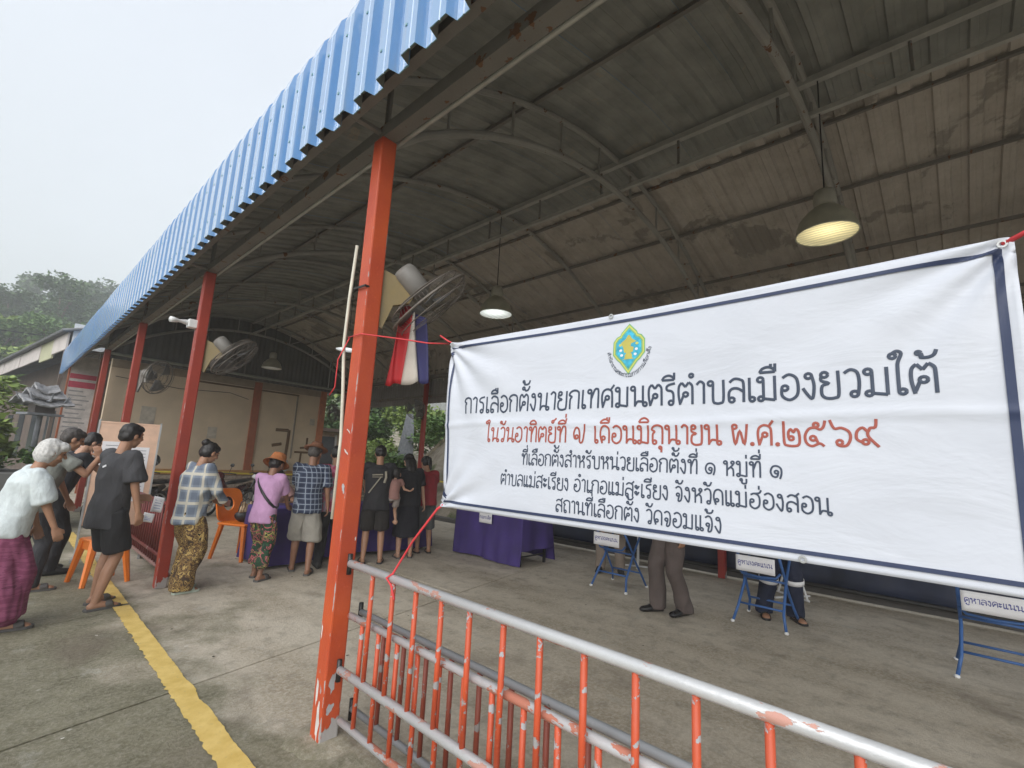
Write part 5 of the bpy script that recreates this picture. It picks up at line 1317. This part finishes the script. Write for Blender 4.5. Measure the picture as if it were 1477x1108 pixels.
# man in blue checked shirt, brown hat
def fedora(c):
    bm = BM(); HM = c['HM'] @ Matrix.Translation((0, -.01, .05)) @ Matrix.Rotation(R(-6), 4, 'X')
    lathe(bm, [(.001, .085), (.045, .092), (.072, .088), (.084, .05), (.09, .008), (.12, .0), (.155, .006), (.156, .0), (.12, -.006), (.088, -.004)], (0, 0, 0), 28, HM)
    obj('brimmed_hat', bm, cloth('brown_hat', (.20, .085, .045), .2, 12), c['t'], True)
    bm = BM(); lathe(bm, [(.0885, .010), (.0905, .010), (.0875, .034), (.0865, .034), (.0885, .010)], (0, 0, 0), 28, HM); obj('hat_band', bm, M['black'], c['t'], True)
person('man in navy checked shirt, khaki cargo shorts and brown brimmed hat at the table', (2.90, 6.22, 0), (.50, .87), 1.62, lean=R(4), head_pitch=R(14), head_yaw=R(18),
       arms={1: ((.27, .02, .78), (.4, -1, 0)), -1: ((-.12, .36, .95), (-.6, -.7, -.4), (.2, 1, 0))}, legs={-1: (-.12, .14), 1: (.10, -.12)}, sk=skin_b,
       top=(plaid('navy_check', (.050, .068, .12), (.018, .026, .055), (.34, .39, .46), 15, 15, .45, .10), dict(wide=1.16, hem=.10, sleeve=.9, sr=.070)),
       bottom=('shorts', cloth('khaki_shorts', (.30, .285, .25), .15), dict(len=1.08, flare=1.18, wr=.012)), hair=dict(kind='crop', m=grey_hair), shoes=('sandal', sandal_g), extra=fedora)
# person in pink tie-dye behind the post
person('person in pink and grey tie-dye shirt mostly hidden behind the near red post', (3.28, 6.30, 0), (.42, .9), 1.62, lean=R(6), head_pitch=R(16),
       arms={1: ((.14, .36, .95), (.6, -.7, -.4), (0, 1, 0)), -1: ((-.14, .36, .95), (-.6, -.7, -.4), (0, 1, 0))}, sk=skin_a,
       top=(blotch('pink_tie_dye', [(.42, .06, .12), (.55, .16, .25), (.32, .30, .34), (.60, .30, .38), (.45, .07, .14)], 3.2, 3, 2.5), dict(wide=1.2, hem=.10)), bottom=('trousers', cloth('black_trousers', (.014, .014, .017))), hair=dict(kind='short', m=black_hair), shoes=('shoe', sandal_k))
# man in black, back turned
def back_print(c):
    s = c['s']; t = c['t']; bm = BM()
    def q(x, z): return c['Hp'] + c['up'] * z * s + c['sd'] * x * s - c['fw'] * (.150 * s * c['b'])
    tube(bm, [q(-.10, .36), q(.05, .37)], [(.010, .014)] * 2, 6, side=c['up']); tube(bm, [q(-.10, .33), q(.05, .335)], [(.006, .014)] * 2, 6, side=c['up'])
    tube(bm, [q(.03, .34), q(-.05, .22), q(-.13, .10)], [(.010, .014)] * 3, 6, side=c['sd']); tube(bm, [q(.09, .42), q(.10, .33), q(.08, .25)], [(.018, .014)] * 3, 6, side=c['sd'])
    obj('back_print', bm, plain('beige_print', (.33, .30, .24), .8), t)
person('man in black T-shirt with beige back print and black shorts, right of the near post', (3.93, 6.24, 0), (.50, .87), 1.67, lean=R(2), head_pitch=R(24),
       arms={1: ((.25, .20, .90), (.5, -1, -.2), (0, 1, -.4)), -1: ((-.16, .34, .98), (-.6, -.8, -.3), (0, 1, 0))}, legs={-1: (-.12, .0), 1: (.12, -.02)}, sk=skin_a,
       top=(tee_black, dict(wide=1.22, hem=.12, sleeve=.75)), bottom=('shorts', cloth('black_brown_shorts', (.022, .019, .018)), dict(len=.95, flare=1.12)), hair=dict(kind='crop', m=black_hair), shoes=('sandal', sandal_k), extra=back_print)
# woman in black bending, arm behind her back
def small_child_arm(c): pass
person('long haired woman in black dress with bare arms bending over the table', (4.52, 6.28, 0), (.45, .9), 1.60, lean=R(14), head_pitch=R(28), head_yaw=R(-10),
       arms={1: ((.30, .05, .72), (.4, -1, 0)), -1: ((-.18, .36, .95), (-.6, -.7, -.4), (0, 1, 0))}, legs={-1: (-.10, .0), 1: (.10, .04)}, sk=skin_c,
       top=(cloth('black_top', (.012, .012, .016)), dict(wide=1.24, hem=.06, sleeve=.8)), bottom=('skirt', cloth('black_skirt', (.010, .010, .016)), dict(z=.36, spread=1.2)), hair=dict(kind='long', m=black_hair), shoes=('sandal', sandal_g), female=True)
# small child carried by her: limbs hang at her side
def carried(c): pass
t_ = person('small child in pale clothes carried on the left hip of the woman in black', (4.13, 6.10, .50), (.35, .94), .82, lean=R(8), head_pitch=R(5),
       arms={1: ((.42, -.16, 1.10), (.5, 0, -1), (.9, -.1, .4)), -1: ((-.1, .35, 1.1), (-.6, -.2, -.6), (0, 1, 0))}, legs={-1: (-.16, .16, .42), 1: (.06, -.18, .22)}, sk=skin_c,
       top=(cloth('child_top', (.30, .16, .14), .2), dict(wide=1.1, hem=.04, sleeve=.5)), bottom=('shorts', cloth('child_shorts', (.28, .24, .22), .2), dict(len=.6)), hair=dict(kind='crop', m=black_hair), vx=.006)
# person in red
person('woman in red T-shirt and grey shorts rightmost at the long table', (5.02, 6.48, 0), (.35, .94), 1.56, lean=R(10), head_pitch=R(26), head_yaw=R(-8),
       arms={1: ((.18, .34, .95), (.6, -.7, -.4), (0, 1, 0)), -1: ((-.16, .36, .95), (-.6, -.7, -.4), (0, 1, 0))}, legs={-1: (-.10, .0), 1: (.10, -.04)}, sk=skin_a,
       top=(cloth('red_tee', (.28, .025, .035)), dict(wide=1.18, hem=.06)), bottom=('shorts', cloth('grey_shorts', (.09, .10, .10)), dict(len=1.1, flare=1.1)), hair=dict(kind='pony', m=black_hair), shoes=('sandal', sandal_k), female=True)
# officials seated behind the long table
for (lab, x, y, col, sk_) in (('seated official in dusty pink shirt between the lilac blouse and checked shirt', 3.14, 7.92, (.34, .20, .19), skin_a), ('seated official in white shirt behind the table beyond the near post', 4.1, 7.95, (.5, .5, .5), skin_b)):
    person(lab, (x, y, 0), (-.25, -1), 1.58, lean=R(14), head_pitch=R(20), hip_h=.50, legs={-1: (-.14, .38), 1: (.14, .38)},
           arms={1: ((.14, .42, .80), (.7, -.5, -.5), (-.3, 1, 0)), -1: ((-.14, .42, .80), (-.7, -.5, -.5), (.3, 1, 0))}, sk=sk_, top=(cloth(lab[16:24], col), dict(wide=1.15, hem=.04)), bottom=('trousers', cloth('dark_trousers', (.03, .03, .035))), hair=dict(kind='short', m=black_hair), shoes=('shoe', sandal_k))
for (lab, x, y) in (('dark chair under the official in dusty pink shirt', 3.14, 7.92), ('dark chair under the official in white shirt', 4.1, 7.95)):
    t = thing('seat_chair', lab, 'chair', (x, y, 0), R(194), 'officials chairs')
    bm = BM(); add_box(bm, (0, -.02, .385), (.42, .42, .03), bev=.01); obj('seat', bm, M['dark_metal'], t)
    bm = BM(); add_box(bm, (0, -.26, .68), (.40, .025, .32), bev=.01); obj('backrest', bm, M['dark_metal'], t)
    for sx in (-1, 1):
        bm = BM(); tube(bm, [(sx * .18, -.22, .005), (sx * .18, -.25, .82)], .012, 6); obj('leg', bm, M['galv'], t)
        bm = BM(); tube(bm, [(sx * .18, .18, .005), (sx * .18, .16, .375)], .012, 6); obj('leg', bm, M['galv'], t)
# person in grey-brown trousers behind the banner
person('person walking in grey-brown trousers and black shoes, upper body hidden by the banner', (5.25, 2.36, 0), (-.9, .45), 1.66, lean=R(2),
       legs={-1: (-.10, -.10), 1: (.10, .10)}, top=(cloth('khaki_uniform', (.30, .26, .20)), dict(hem=.05)), bottom=('trousers', cloth('grey_brown_trousers', (.095, .074, .068), .15), dict(flare=1.2, cuff=.07, wr=.010)), hair=dict(kind='crop', m=black_hair), shoes=('shoe', plain('black_leather', (.012, .012, .013), .3)))
def reflect(c):
    for k_ in (-1, 1):
        p = c['kn'][k_].lerp(c['an'][k_], .12); d = (c['an'][k_] - c['kn'][k_]).normalized(); bm = BM(); r0 = .100 * c['s']
        lathe(bm, [(r0 - .004, -.025), (r0, -.025), (r0 * .99, .025), (r0 - .004, .025)], p, 20, d.to_track_quat('Z', 'Y').to_matrix().to_4x4()); obj('reflective_band', bm, M['paper'], c['t'], True)
person('person in navy uniform trousers with white reflective bands behind the middle booth', (6.10, 1.50, 0), (-.85, -.5), 1.66, legs={-1: (-.15, .02), 1: (.15, -.04)}, top=(cloth('navy_uniform', (.015, .022, .05)), dict(hem=.06)), bottom=('trousers', cloth('navy_uniform_b', (.014, .020, .045)), dict(flare=1.2, cuff=.07)), hair=dict(kind='crop', m=black_hair), shoes=('sandal', sandal_k), extra=reflect)
# seated person behind left booth
person('person in tan trousers seated behind the left booth table', (6.75, 4.0, 0), (-.85, -.5), 1.62, hip_h=.50, legs={-1: (-.14, .36), 1: (.16, .34)}, arms={1: ((.14, .3, .62), (.7, -.5, -.5), (0, 1, 0)), -1: ((-.14, .3, .62), (-.7, -.5, -.5), (0, 1, 0))},
       top=(cloth('tan_uniform', (.28, .22, .16)), dict(hem=.03)), bottom=('trousers', cloth('tan_trousers', (.27, .22, .18)), dict(flare=1.1)), hair=dict(kind='crop', m=black_hair), shoes=('shoe', sandal_k))
t = thing('seat_chair', 'maroon chair under the person behind the left booth table', 'chair', (6.75, 4.0, 0), math.atan2(-.5, -.85) - PI / 2)
bm = BM(); add_box(bm, (0, -.02, .385), (.42, .42, .03), bev=.01); obj('seat', bm, M['maroon'], t)
bm = BM(); add_box(bm, (0, -.26, .66), (.40, .025, .32), bev=.01); obj('backrest', bm, M['maroon'], t)
for sx in (-1, 1):
    for sy in (-.2, .16): bm = BM(); tube(bm, [(sx * .18, sy, .005), (sx * .18, sy, .38)], .014, 6); obj('leg', bm, M['maroon'], t)

# ------------------------------------------------------------------ hillside bank behind the hall
def bank_z(x, y):
    st = max(.12, min(1.5, .30 + (14.6 - y) * .42))
    z = max(0, x - 8.35) * st
    z = min(z, 4.6 + (x - 8.35) * .25) if x < 14 else min(max(0, 14 - 8.35) * st, 5.2) + (x - 14) * .25
    return z + .16 * noise.noise(V((x * 1.1, y * 1.1, 0))) * min(1, max(0, x - 8.2)) + .05 * noise.noise(V((x * 4, y * 4, 2))) - .06
bm = BM(); grid(bm, lambda u, v: (lambda x, y: V((x, y, bank_z(x, y))))(lerp(8.1, 30, u ** 1.6), lerp(-10, 60, v ** 1.0)), 70, 150)
struct('hillside', bm, M['bank'], True)
# exposed roots
for i, (a, b, c_, lab) in enumerate(((14.9, .2, .07, 'lowest bare root on the earth bank beside the dark post'), (14.1, .55, .06, 'pale bare root running up the earth bank, second from bottom'), (13.2, .9, .075, 'thick bare root highest on the earth bank'), (15.6, .0, .045, 'thin root at the foot of the earth bank'))):
    P = []
    for k in range(16):
        t_ = k / 15; x = 8.7 + b + t_ * 3.2; y = a - t_ * 3.0 + .18 * math.sin(t_ * 9 + i); P.append((x, y, bank_z(x, y) + c_ * .6))
    bm = BM(); tube(bm, P, [c_ * (1.0 - .4 * k / 15) for k in range(16)], 8); tag(obj('tree_root', bm, plain('pale_root', (.33, .28, .20), .9, var=.3), None, True), lab, 'root', 'bare roots on the bank')
# retaining wall, stone, pale wall
bm = BM(); bx(13.6, 13.8, 8, 18.6, 2.5, 4.5, bm); tag(obj('retaining_wall', bm, M['retain']), 'pale concrete retaining wall at the top of the bank', 'wall')
bm = BM(); tube(bm, [(10.6, 15.2, .5), (10.6, 15.2, 1.6), (10.6, 15.1, 2.6), (10.6, 15.1, 3.15)], [(.55, .16), (.50, .15), (.32, .12), (.20, .08)], 10, side=V((0, 1, 0))); tag(obj('standing_stone', bm, M['stone']), 'tapering grey stone slab standing in the greenery behind the fan', 'stone')
t = thing('garden_wall', 'low cream wall with yellow coping behind the man in black', 'wall', (9.4, 17.6, 0), R(-20))
bm = BM(); bx(-1.6, 1.5, -.08, .08, -.2, 1.35, bm); obj('wall', bm, plain('cream_garden_wall', (.55, .50, .38), .8), t)
bm = BM(); bx(-1.65, 1.55, -.13, .13, 1.352, 1.5, bm); obj('coping', bm, plain('yellow_coping', (.55, .33, .08), .7), t)
t = thing('shed', 'small shed with grey shutter and cream frame beyond the orange pilaster', 'shed', (8.3, 17.0, 0), R(10))
bm = BM(); bx(-.70, .70, .05, 1.6, 0, 2.3, bm); obj('wall', bm, plain('peach_wall', (.52, .36, .25), .8), t)
bm = BM(); bx(-.48, .40, 0, .04, 0, 2.12, bm); obj('shutter', bm, M['door_grey'], t)
for q in ((-.56, -.485, 0, 2.2), (.405, .48, 0, 2.2)): bm = BM(); bx(q[0], q[1], -.03, .045, q[2], q[3], bm); obj('door_frame', bm, M['fascia'], t)
bm = BM(); bx(-.9, .9, -.25, 1.8, 2.302, 2.42, bm); obj('roof', bm, plain('brown_shed_roof', (.22, .15, .12), .8), t)

# ------------------------------------------------------------------ foliage helpers
def leaves(bm, c, r, n, size, flat=.6, seed=0, drop=0):
    rnd = random.Random(seed); c = V(c)
    for _ in range(n):
        while True:
            p = V((rnd.uniform(-1, 1), rnd.uniform(-1, 1), rnd.uniform(-1, 1)))
            if .25 < p.length < 1: break
        p = V((p.x * r[0], p.y * r[1], p.z * r[2])); q = c + p
        d = V((rnd.gauss(0, 1), rnd.gauss(0, 1), rnd.gauss(0, flat) - drop)).normalized(); s_ = size * rnd.uniform(.6, 1.3)
        a = d * s_; b = d.cross(V((rnd.gauss(0, .5), rnd.gauss(0, .5), 1))).normalized() * s_ * .34
        bm.faces.new([bm.verts.new(q), bm.verts.new(q + a * .45 + b), bm.verts.new(q + a), bm.verts.new(q + a * .45 - b)])
def bush(label, loc, r, n, size, m, stem=.3, seed=1, grp='plants around the market hall', name='shrub', cat='shrub'):
    t = thing(name, label, cat, loc, 0, grp); rnd = random.Random(seed)
    bm = BM()
    for k in range(7):
        cc = (rnd.uniform(-.55, .55) * r[0], rnd.uniform(-.55, .55) * r[1], stem + r[2] * rnd.uniform(.5, 1.5)); kk = rnd.uniform(.4, .62)
        leaves(bm, cc, (r[0] * kk, r[1] * kk, r[2] * kk), n // 7, size, .6, seed * 10 + k)
    o = obj('foliage', bm, M[m], t); o['kind'] = 'stuff'
    for k in range(4):
        bm = BM(); tube(bm, [(0, 0, -.1), (rnd.uniform(-.3, .3) * r[0], rnd.uniform(-.3, .3) * r[1], stem + r[2] * .4), (rnd.uniform(-.6, .6) * r[0], rnd.uniform(-.6, .6) * r[1], stem + r[2] * 1.2)], [.03, .02, .008], 6); obj('stem', bm, M['bark'], t)
    return t
bush('light green bush in the hall opening left of the grey stone', (10.4, 16.6, .6), (1.1, 1.1, .75), 1500, .16, 'leaf_light', seed=2)
bush('leafy bush low on the bank behind the man in black', (9.7, 14.7, .3), (.9, .9, .55), 1500, .15, 'leaf', seed=3)
bush('bush growing on the bank just right of the dark post', (10.6, 13.1, 1.6), (1.2, 1.0, .6), 1600, .14, 'leaf', seed=4)
bush('bush at the top of the bank under the retaining wall', (12.3, 13.6, 3.1), (1.4, 1.6, .5), 1600, .14, 'leaf_light', seed=5)
bush('dark shrub behind the cream garden wall', (10.5, 19.5, .8), (1.6, 1.6, 1.2), 1800, .2, 'leaf_dark', seed=6)
bush('shrub at the foot of the bank behind the bent woman', (9.0, 13.3, .2), (.6, .8, .35), 900, .11, 'leaf', seed=7)
bush('creeper patch on the mid bank', (11.4, 14.6, 1.4), (1.2, 1.4, .4), 1300, .14, 'leaf', seed=17)
bush('broad leafed bush between the cream wall and the bank', (11.2, 18.6, .9), (1.5, 1.5, 1.0), 2400, .24, 'leaf', seed=31)
bush('yellow green bush higher on the bank behind the stone', (12.4, 16.8, 1.9), (1.5, 1.6, .8), 2400, .2, 'leaf_light', seed=32)
bush('dense bush filling the bank to the right of the stone', (12.4, 15.4, 2.0), (1.0, 1.0, .5), 1600, .18, 'leaf', seed=33)
bush('low bright bush just behind the heads at the table', (9.5, 15.8, .1), (1.2, 1.0, .55), 2200, .15, 'leaf_light', seed=34)
bush('dark bush far behind the yellow coping', (13.5, 22.5, 1.2), (2.6, 2.0, 2.2), 3500, .34, 'leaf_dark', seed=35)
def tree(label, loc, h, cr, n, size, m, seed, grp=None, trunk=.15, name='tree'):
    t = thing(name, label, 'tree', loc, 0, grp); rnd = random.Random(seed); th = h - cr * 1.1
    bm = BM(); tube(bm, [(0, 0, -.5), (.02 * h, 0, th * .5), (0, .02 * h, th), (0, 0, h - cr * .4)], [trunk, trunk * .8, trunk * .55, trunk * .2], 8); obj('trunk', bm, M['bark'], t, True)
    bm = BM(); C_ = []
    for k in range(13):
        a = rnd.uniform(0, 6.28); q = cr * rnd.uniform(.25, .75); C_.append(V((math.cos(a) * q, math.sin(a) * q, th + cr * rnd.uniform(.1, 1.15))))
    for k, c_ in enumerate(C_):
        kk = cr * rnd.uniform(.28, .45); leaves(bm, c_, (kk, kk, kk * .7), n // 13, size, .5, seed * 20 + k)
    o = obj('crown', bm, M[m], t); o['kind'] = 'stuff'
    for k in range(5):
        bm = BM(); tube(bm, [(0, 0, th * .8), C_[k] * .5 + V((0, 0, th * .45)), C_[k]], [trunk * .5, trunk * .3, trunk * .1], 6); obj('branch', bm, M['bark'], t)
    return t
tree('tall green tree behind the shed seen through the hall opening', (9.5, 24, 0), 7.0, 3.0, 4200, .3, 'leaf', 11)
tree('broad tree beyond the cream garden wall', (13.5, 23, 1.2), 7, 3.2, 4200, .3, 'leaf_light', 12)
tree('dark tree standing above the retaining wall', (17.5, 20, 3.6), 7, 3.4, 4200, .32, 'leaf', 13)

# ------------------------------------------------------------------ neighbouring building at the left
P2 = V((1.12, 21.2, 0)); e1 = (V((-.18, 33.0, 0)) - P2).normalized(); e2 = V((e1.y, -e1.x, 0))
nb = thing('neighbour_building', 'low brown walled building with grey tiled roof and weathered white fascia boards', 'building', P2, math.atan2(e1.y, e1.x))
def nbx(a0, a1, b0, b1, z0, z1, m, name, bm=None):
    bm = BM(); add_box(bm, ((a0 + a1) / 2, -(b0 + b1) / 2, (z0 + z1) / 2), (abs(a1 - a0), abs(b1 - b0), abs(z1 - z0))); return obj(name, bm, m, nb)
# local x runs along the eave away, local y negative = to the right of it
nbx(0, 24, .9, 9, 0, 4.6, M['brownwall'], 'wall')
for k in range(8):
    m = M['fascia'] if k not in (1,) else M['fascia_y']
    nbx(-.2 + k * 2.0, 1.78 + k * 2.0, .0 + (.015 if k % 2 else 0), .05 + (.015 if k % 2 else 0), 4.42 - (.12 if k == 1 else 0), 4.98, m, 'fascia_board')
bm = BM()
def rf(u, v):
    x = lerp(-.5, 24, u); q = lerp(-.18, 5, v); return V((x, -q, 5.02 + q * .30 + .03 * math.sin(x * 2 * PI / .22)))
grid(bm, rf, 440, 10); o = obj('roof', bm, M['tile'], nb); mo = o.modifiers.new('s', 'SOLIDIFY'); mo.thickness = .05
nbx(-.32, -.26, .1, 2.5, 4.5, 5.3, plain('white_gable_panel', (.66, .68, .70), .6), 'gable_panel')
nbx(-.1, .0, 0.0, .08, 0, 4.4, M['brownwall'], 'post')
# end wall windows with frames (facing the hall)
for k in range(3):
    b0 = 1.2 + k * 1.3
    nbx(-.04, -.01, b0, b0 + 1.1, .5, 3.6, plain('window_frame_brown', (.10, .05, .03), .5), 'window_frame')
    nbx(-.07, -.045, b0 + .06, b0 + 1.04, .6, 3.5, M['glass'], 'pane')
# porch side openings
for k in range(5): nbx(1.5 + k * 3, 2.7 + k * 3, .86, .895, .6, 2.6, M['glass'], 'window')
# notice sign standing under the eave
t = thing('notice_sign', 'tall red headed notice sign on pale panel left of the end post', 'sign', (1.52, 18.6, 0), R(8))
for sx in (-1, 1): bm = BM(); bx(sx * .33 - .02, sx * .33 + .02, -.02, .02, 0, 4.0, bm); obj('sign_leg', bm, M['orange_col'], t)
bm = BM(); bx(-.31, .31, -.012, .012, 1.0, 3.95, bm); obj('panel', bm, M['poster'], t)
bm = BM(); bx(-.30, .30, -.018, -.013, 3.02, 3.20, bm); bx(-.30, .30, -.018, -.013, 3.28, 3.42, bm); o = obj('red_bar', bm, M['crimson'], t); o['kind'] = 'stuff'
bm = BM()
for k in range(12): bx(-.26, -.26 + .52 * (.6 + .4 * ((k * 7) % 5) / 5), -.016, -.013, 2.9 - k * .13, 2.94 - k * .13, bm)
o = obj('text_line', bm, plain('grey_print', (.28, .27, .27), .7), t); o['kind'] = 'stuff'
# spirit house on a post with thatch
t = thing('spirit_house', 'weathered grey spirit house with ragged roof on a post beside the building', 'shrine', (.52, 12.2, 0), R(20))
bm = BM(); tube(bm, [(0, 0, 0), (0, 0, 1.95)], .045, 8); obj('post', bm, M['stone'], t)
bm = BM(); bx(-.26, .26, -.2, .2, 1.93, 1.97, bm); obj('platform', bm, M['stone'], t)
bm = BM(); bx(-.14, .14, -.12, .12, 1.972, 2.14, bm); obj('house', bm, plain('weathered_wood', (.10, .09, .085), .9), t)
for k, (zz, ww) in enumerate(((2.10, .36), (2.22, .26), (2.33, .17))):
    bm = BM()
    for s_ in (-1, 1):
        def fn(u, v): 
            x = lerp(-ww, ww, u); y = s_ * lerp(0, ww * .75, v); return V((x, y, zz + .14 * (1 - v) + .06 * abs(u - .5) * 2 + .03 * noise.noise(V((x * 14, y * 14, k)))))
        grid(bm, fn, 12, 6)
    o = obj('roof', bm, plain('grey_thatch', (.30, .30, .31), .95, var=.4, scale=12, bump=.8), t); mo = o.modifiers.new('s', 'SOLIDIFY'); mo.thickness = .03
for k in range(8):
    a = k * PI / 4; bm = BM(); tube(bm, [(.2 * math.cos(a), .15 * math.sin(a), 2.2), (.33 * math.cos(a), .26 * math.sin(a), 2.2), (.40 * math.cos(a), .30 * math.sin(a), 2.32)], [.025, .02, .006], 6); obj('finial', bm, M['stone'], t)
# planter with shrubs
bm = BM(); bx(-3.0, .95, 11.2, 12.4, 0, .95, bm, .02); tag(obj('planter', bm, plain('planter_concrete', (.12, .12, .115), .9)), 'dark concrete planter bed behind the white haired woman', 'planter')
bush('frangipani like bush with pale leaves over the planter', (-.15, 11.9, .8), (.62, .5, .42), 1000, .17, 'leaf_light', .25, 21)
bush('dark green shrub at the planter end under the spirit house', (.62, 11.8, .8), (.34, .4, .26), 700, .12, 'leaf', .1, 22)
bush('dense shrub low in the planter left of the frangipani', (-.5, 11.5, .75), (.8, .35, .22), 1100, .10, 'leaf_dark', .05, 23)
bush('leafy shrub at the far left edge behind the planter', (-1.2, 12.6, .8), (.9, .6, .7), 1500, .16, 'leaf', .2, 24)
tree('small leafy tree left of the spirit house', (-.25, 13.4, .2), 2.4, .65, 900, .14, 'leaf_light', 25, trunk=.05)

# ------------------------------------------------------------------ misty hills and their trees
def hill_z(x, y):
    d = max(0, y - 42); z = (20.5 + .32 * max(-5, min(x, 22))) * (1 - math.exp(-d / 46)) + 2.5 * noise.noise(V((x * .03, y * .03, 0))) + 4 * noise.noise(V((x * .012, 0, 4))) 
    return (z if y > 42 else -1) * min(1, max(0, (y - 42) / 10)) - .3
bm = BM(); grid(bm, lambda u, v: (lambda x, y: V((x, y, hill_z(x, y))))(lerp(-260, 200, u), lerp(40, 330, v)), 80, 60); struct('hill', bm, M['hill'], True)
protos = []
rnd = random.Random(5)
for k in range(5):
    m = ('leaf_dark', 'leaf', 'leaf_light', 'leaf_dark', 'leaf')[k]
    protos.append(tree(('hazy mid green tree among the others on the misty hillside', 'leafy deep green tree among those on the misty hillside', 'bright yellow green tree low on the misty hillside', 'tall dark tree standing above the rest on the misty hillside', 'rounded green tree in the crowd on the misty hillside')[k], (0, 0, 0), (6.0, 5.0, 4.4, 8.2, 5.2)[k], (3.3, 3.0, 2.7, 3.6, 2.9)[k], 3000, .42, m, 40 + k, 'trees on the misty hillside', .3))
n_ = 0
for i in range(270):
    row = i // 20; y = 50 + row * 6.5 + rnd.uniform(-3, 3); lo = -.12 * y - 6; hi = .15 * y + 6
    x = lerp(lo, hi, (i % 20 + rnd.random()) / 20); z = hill_z(x, y)
    k = rnd.choice((2, 2, 1, 4)) if row < 4 else rnd.choice((0, 1, 3, 4, 0))
    if row > 9: k = rnd.choice((0, 3, 0, 1))
    o = protos[k] if i < 0 else dup(protos[k], (x, y, z - .4), rnd.uniform(0, 6))
    sc = rnd.uniform(.75, 1.25) * (.8 if row < 10 else 1.1); o.scale = (sc, sc, sc * rnd.uniform(.9, 1.2))
for p, (x, y) in zip(protos, ((-9, 58), (-3, 57), (2, 56), (4, 118), (9, 62))): p.location = (x, y, hill_z(x, y) - .3)
# thin wire across
bm = BM(); tube(bm, [(-30, 38, 7.6), (-2, 36, 6.9), (12, 35, 7.4)], .02, 4); tag(obj('power_line', bm, M['black']), 'thin overhead cable crossing in front of the hillside', 'cable')
# haze
hz = BM(); add_box(hz, (0, 150, 34), (640, 420, 72)); o = obj('haze', hz, None); o.data.materials.clear()
hm_ = bpy.data.materials.new('haze'); hm_.use_nodes = True; q = hm_.node_tree; q.nodes.clear(); oo = q.nodes.new('ShaderNodeOutputMaterial'); pv = q.nodes.new('ShaderNodeVolumePrincipled')
pv.inputs['Color'].default_value = (.97, .985, 1, 1); pv.inputs['Density'].default_value = .0034; q.links.new(pv.outputs[0], oo.inputs['Volume']); o.data.materials.append(hm_); o['kind'] = 'stuff'
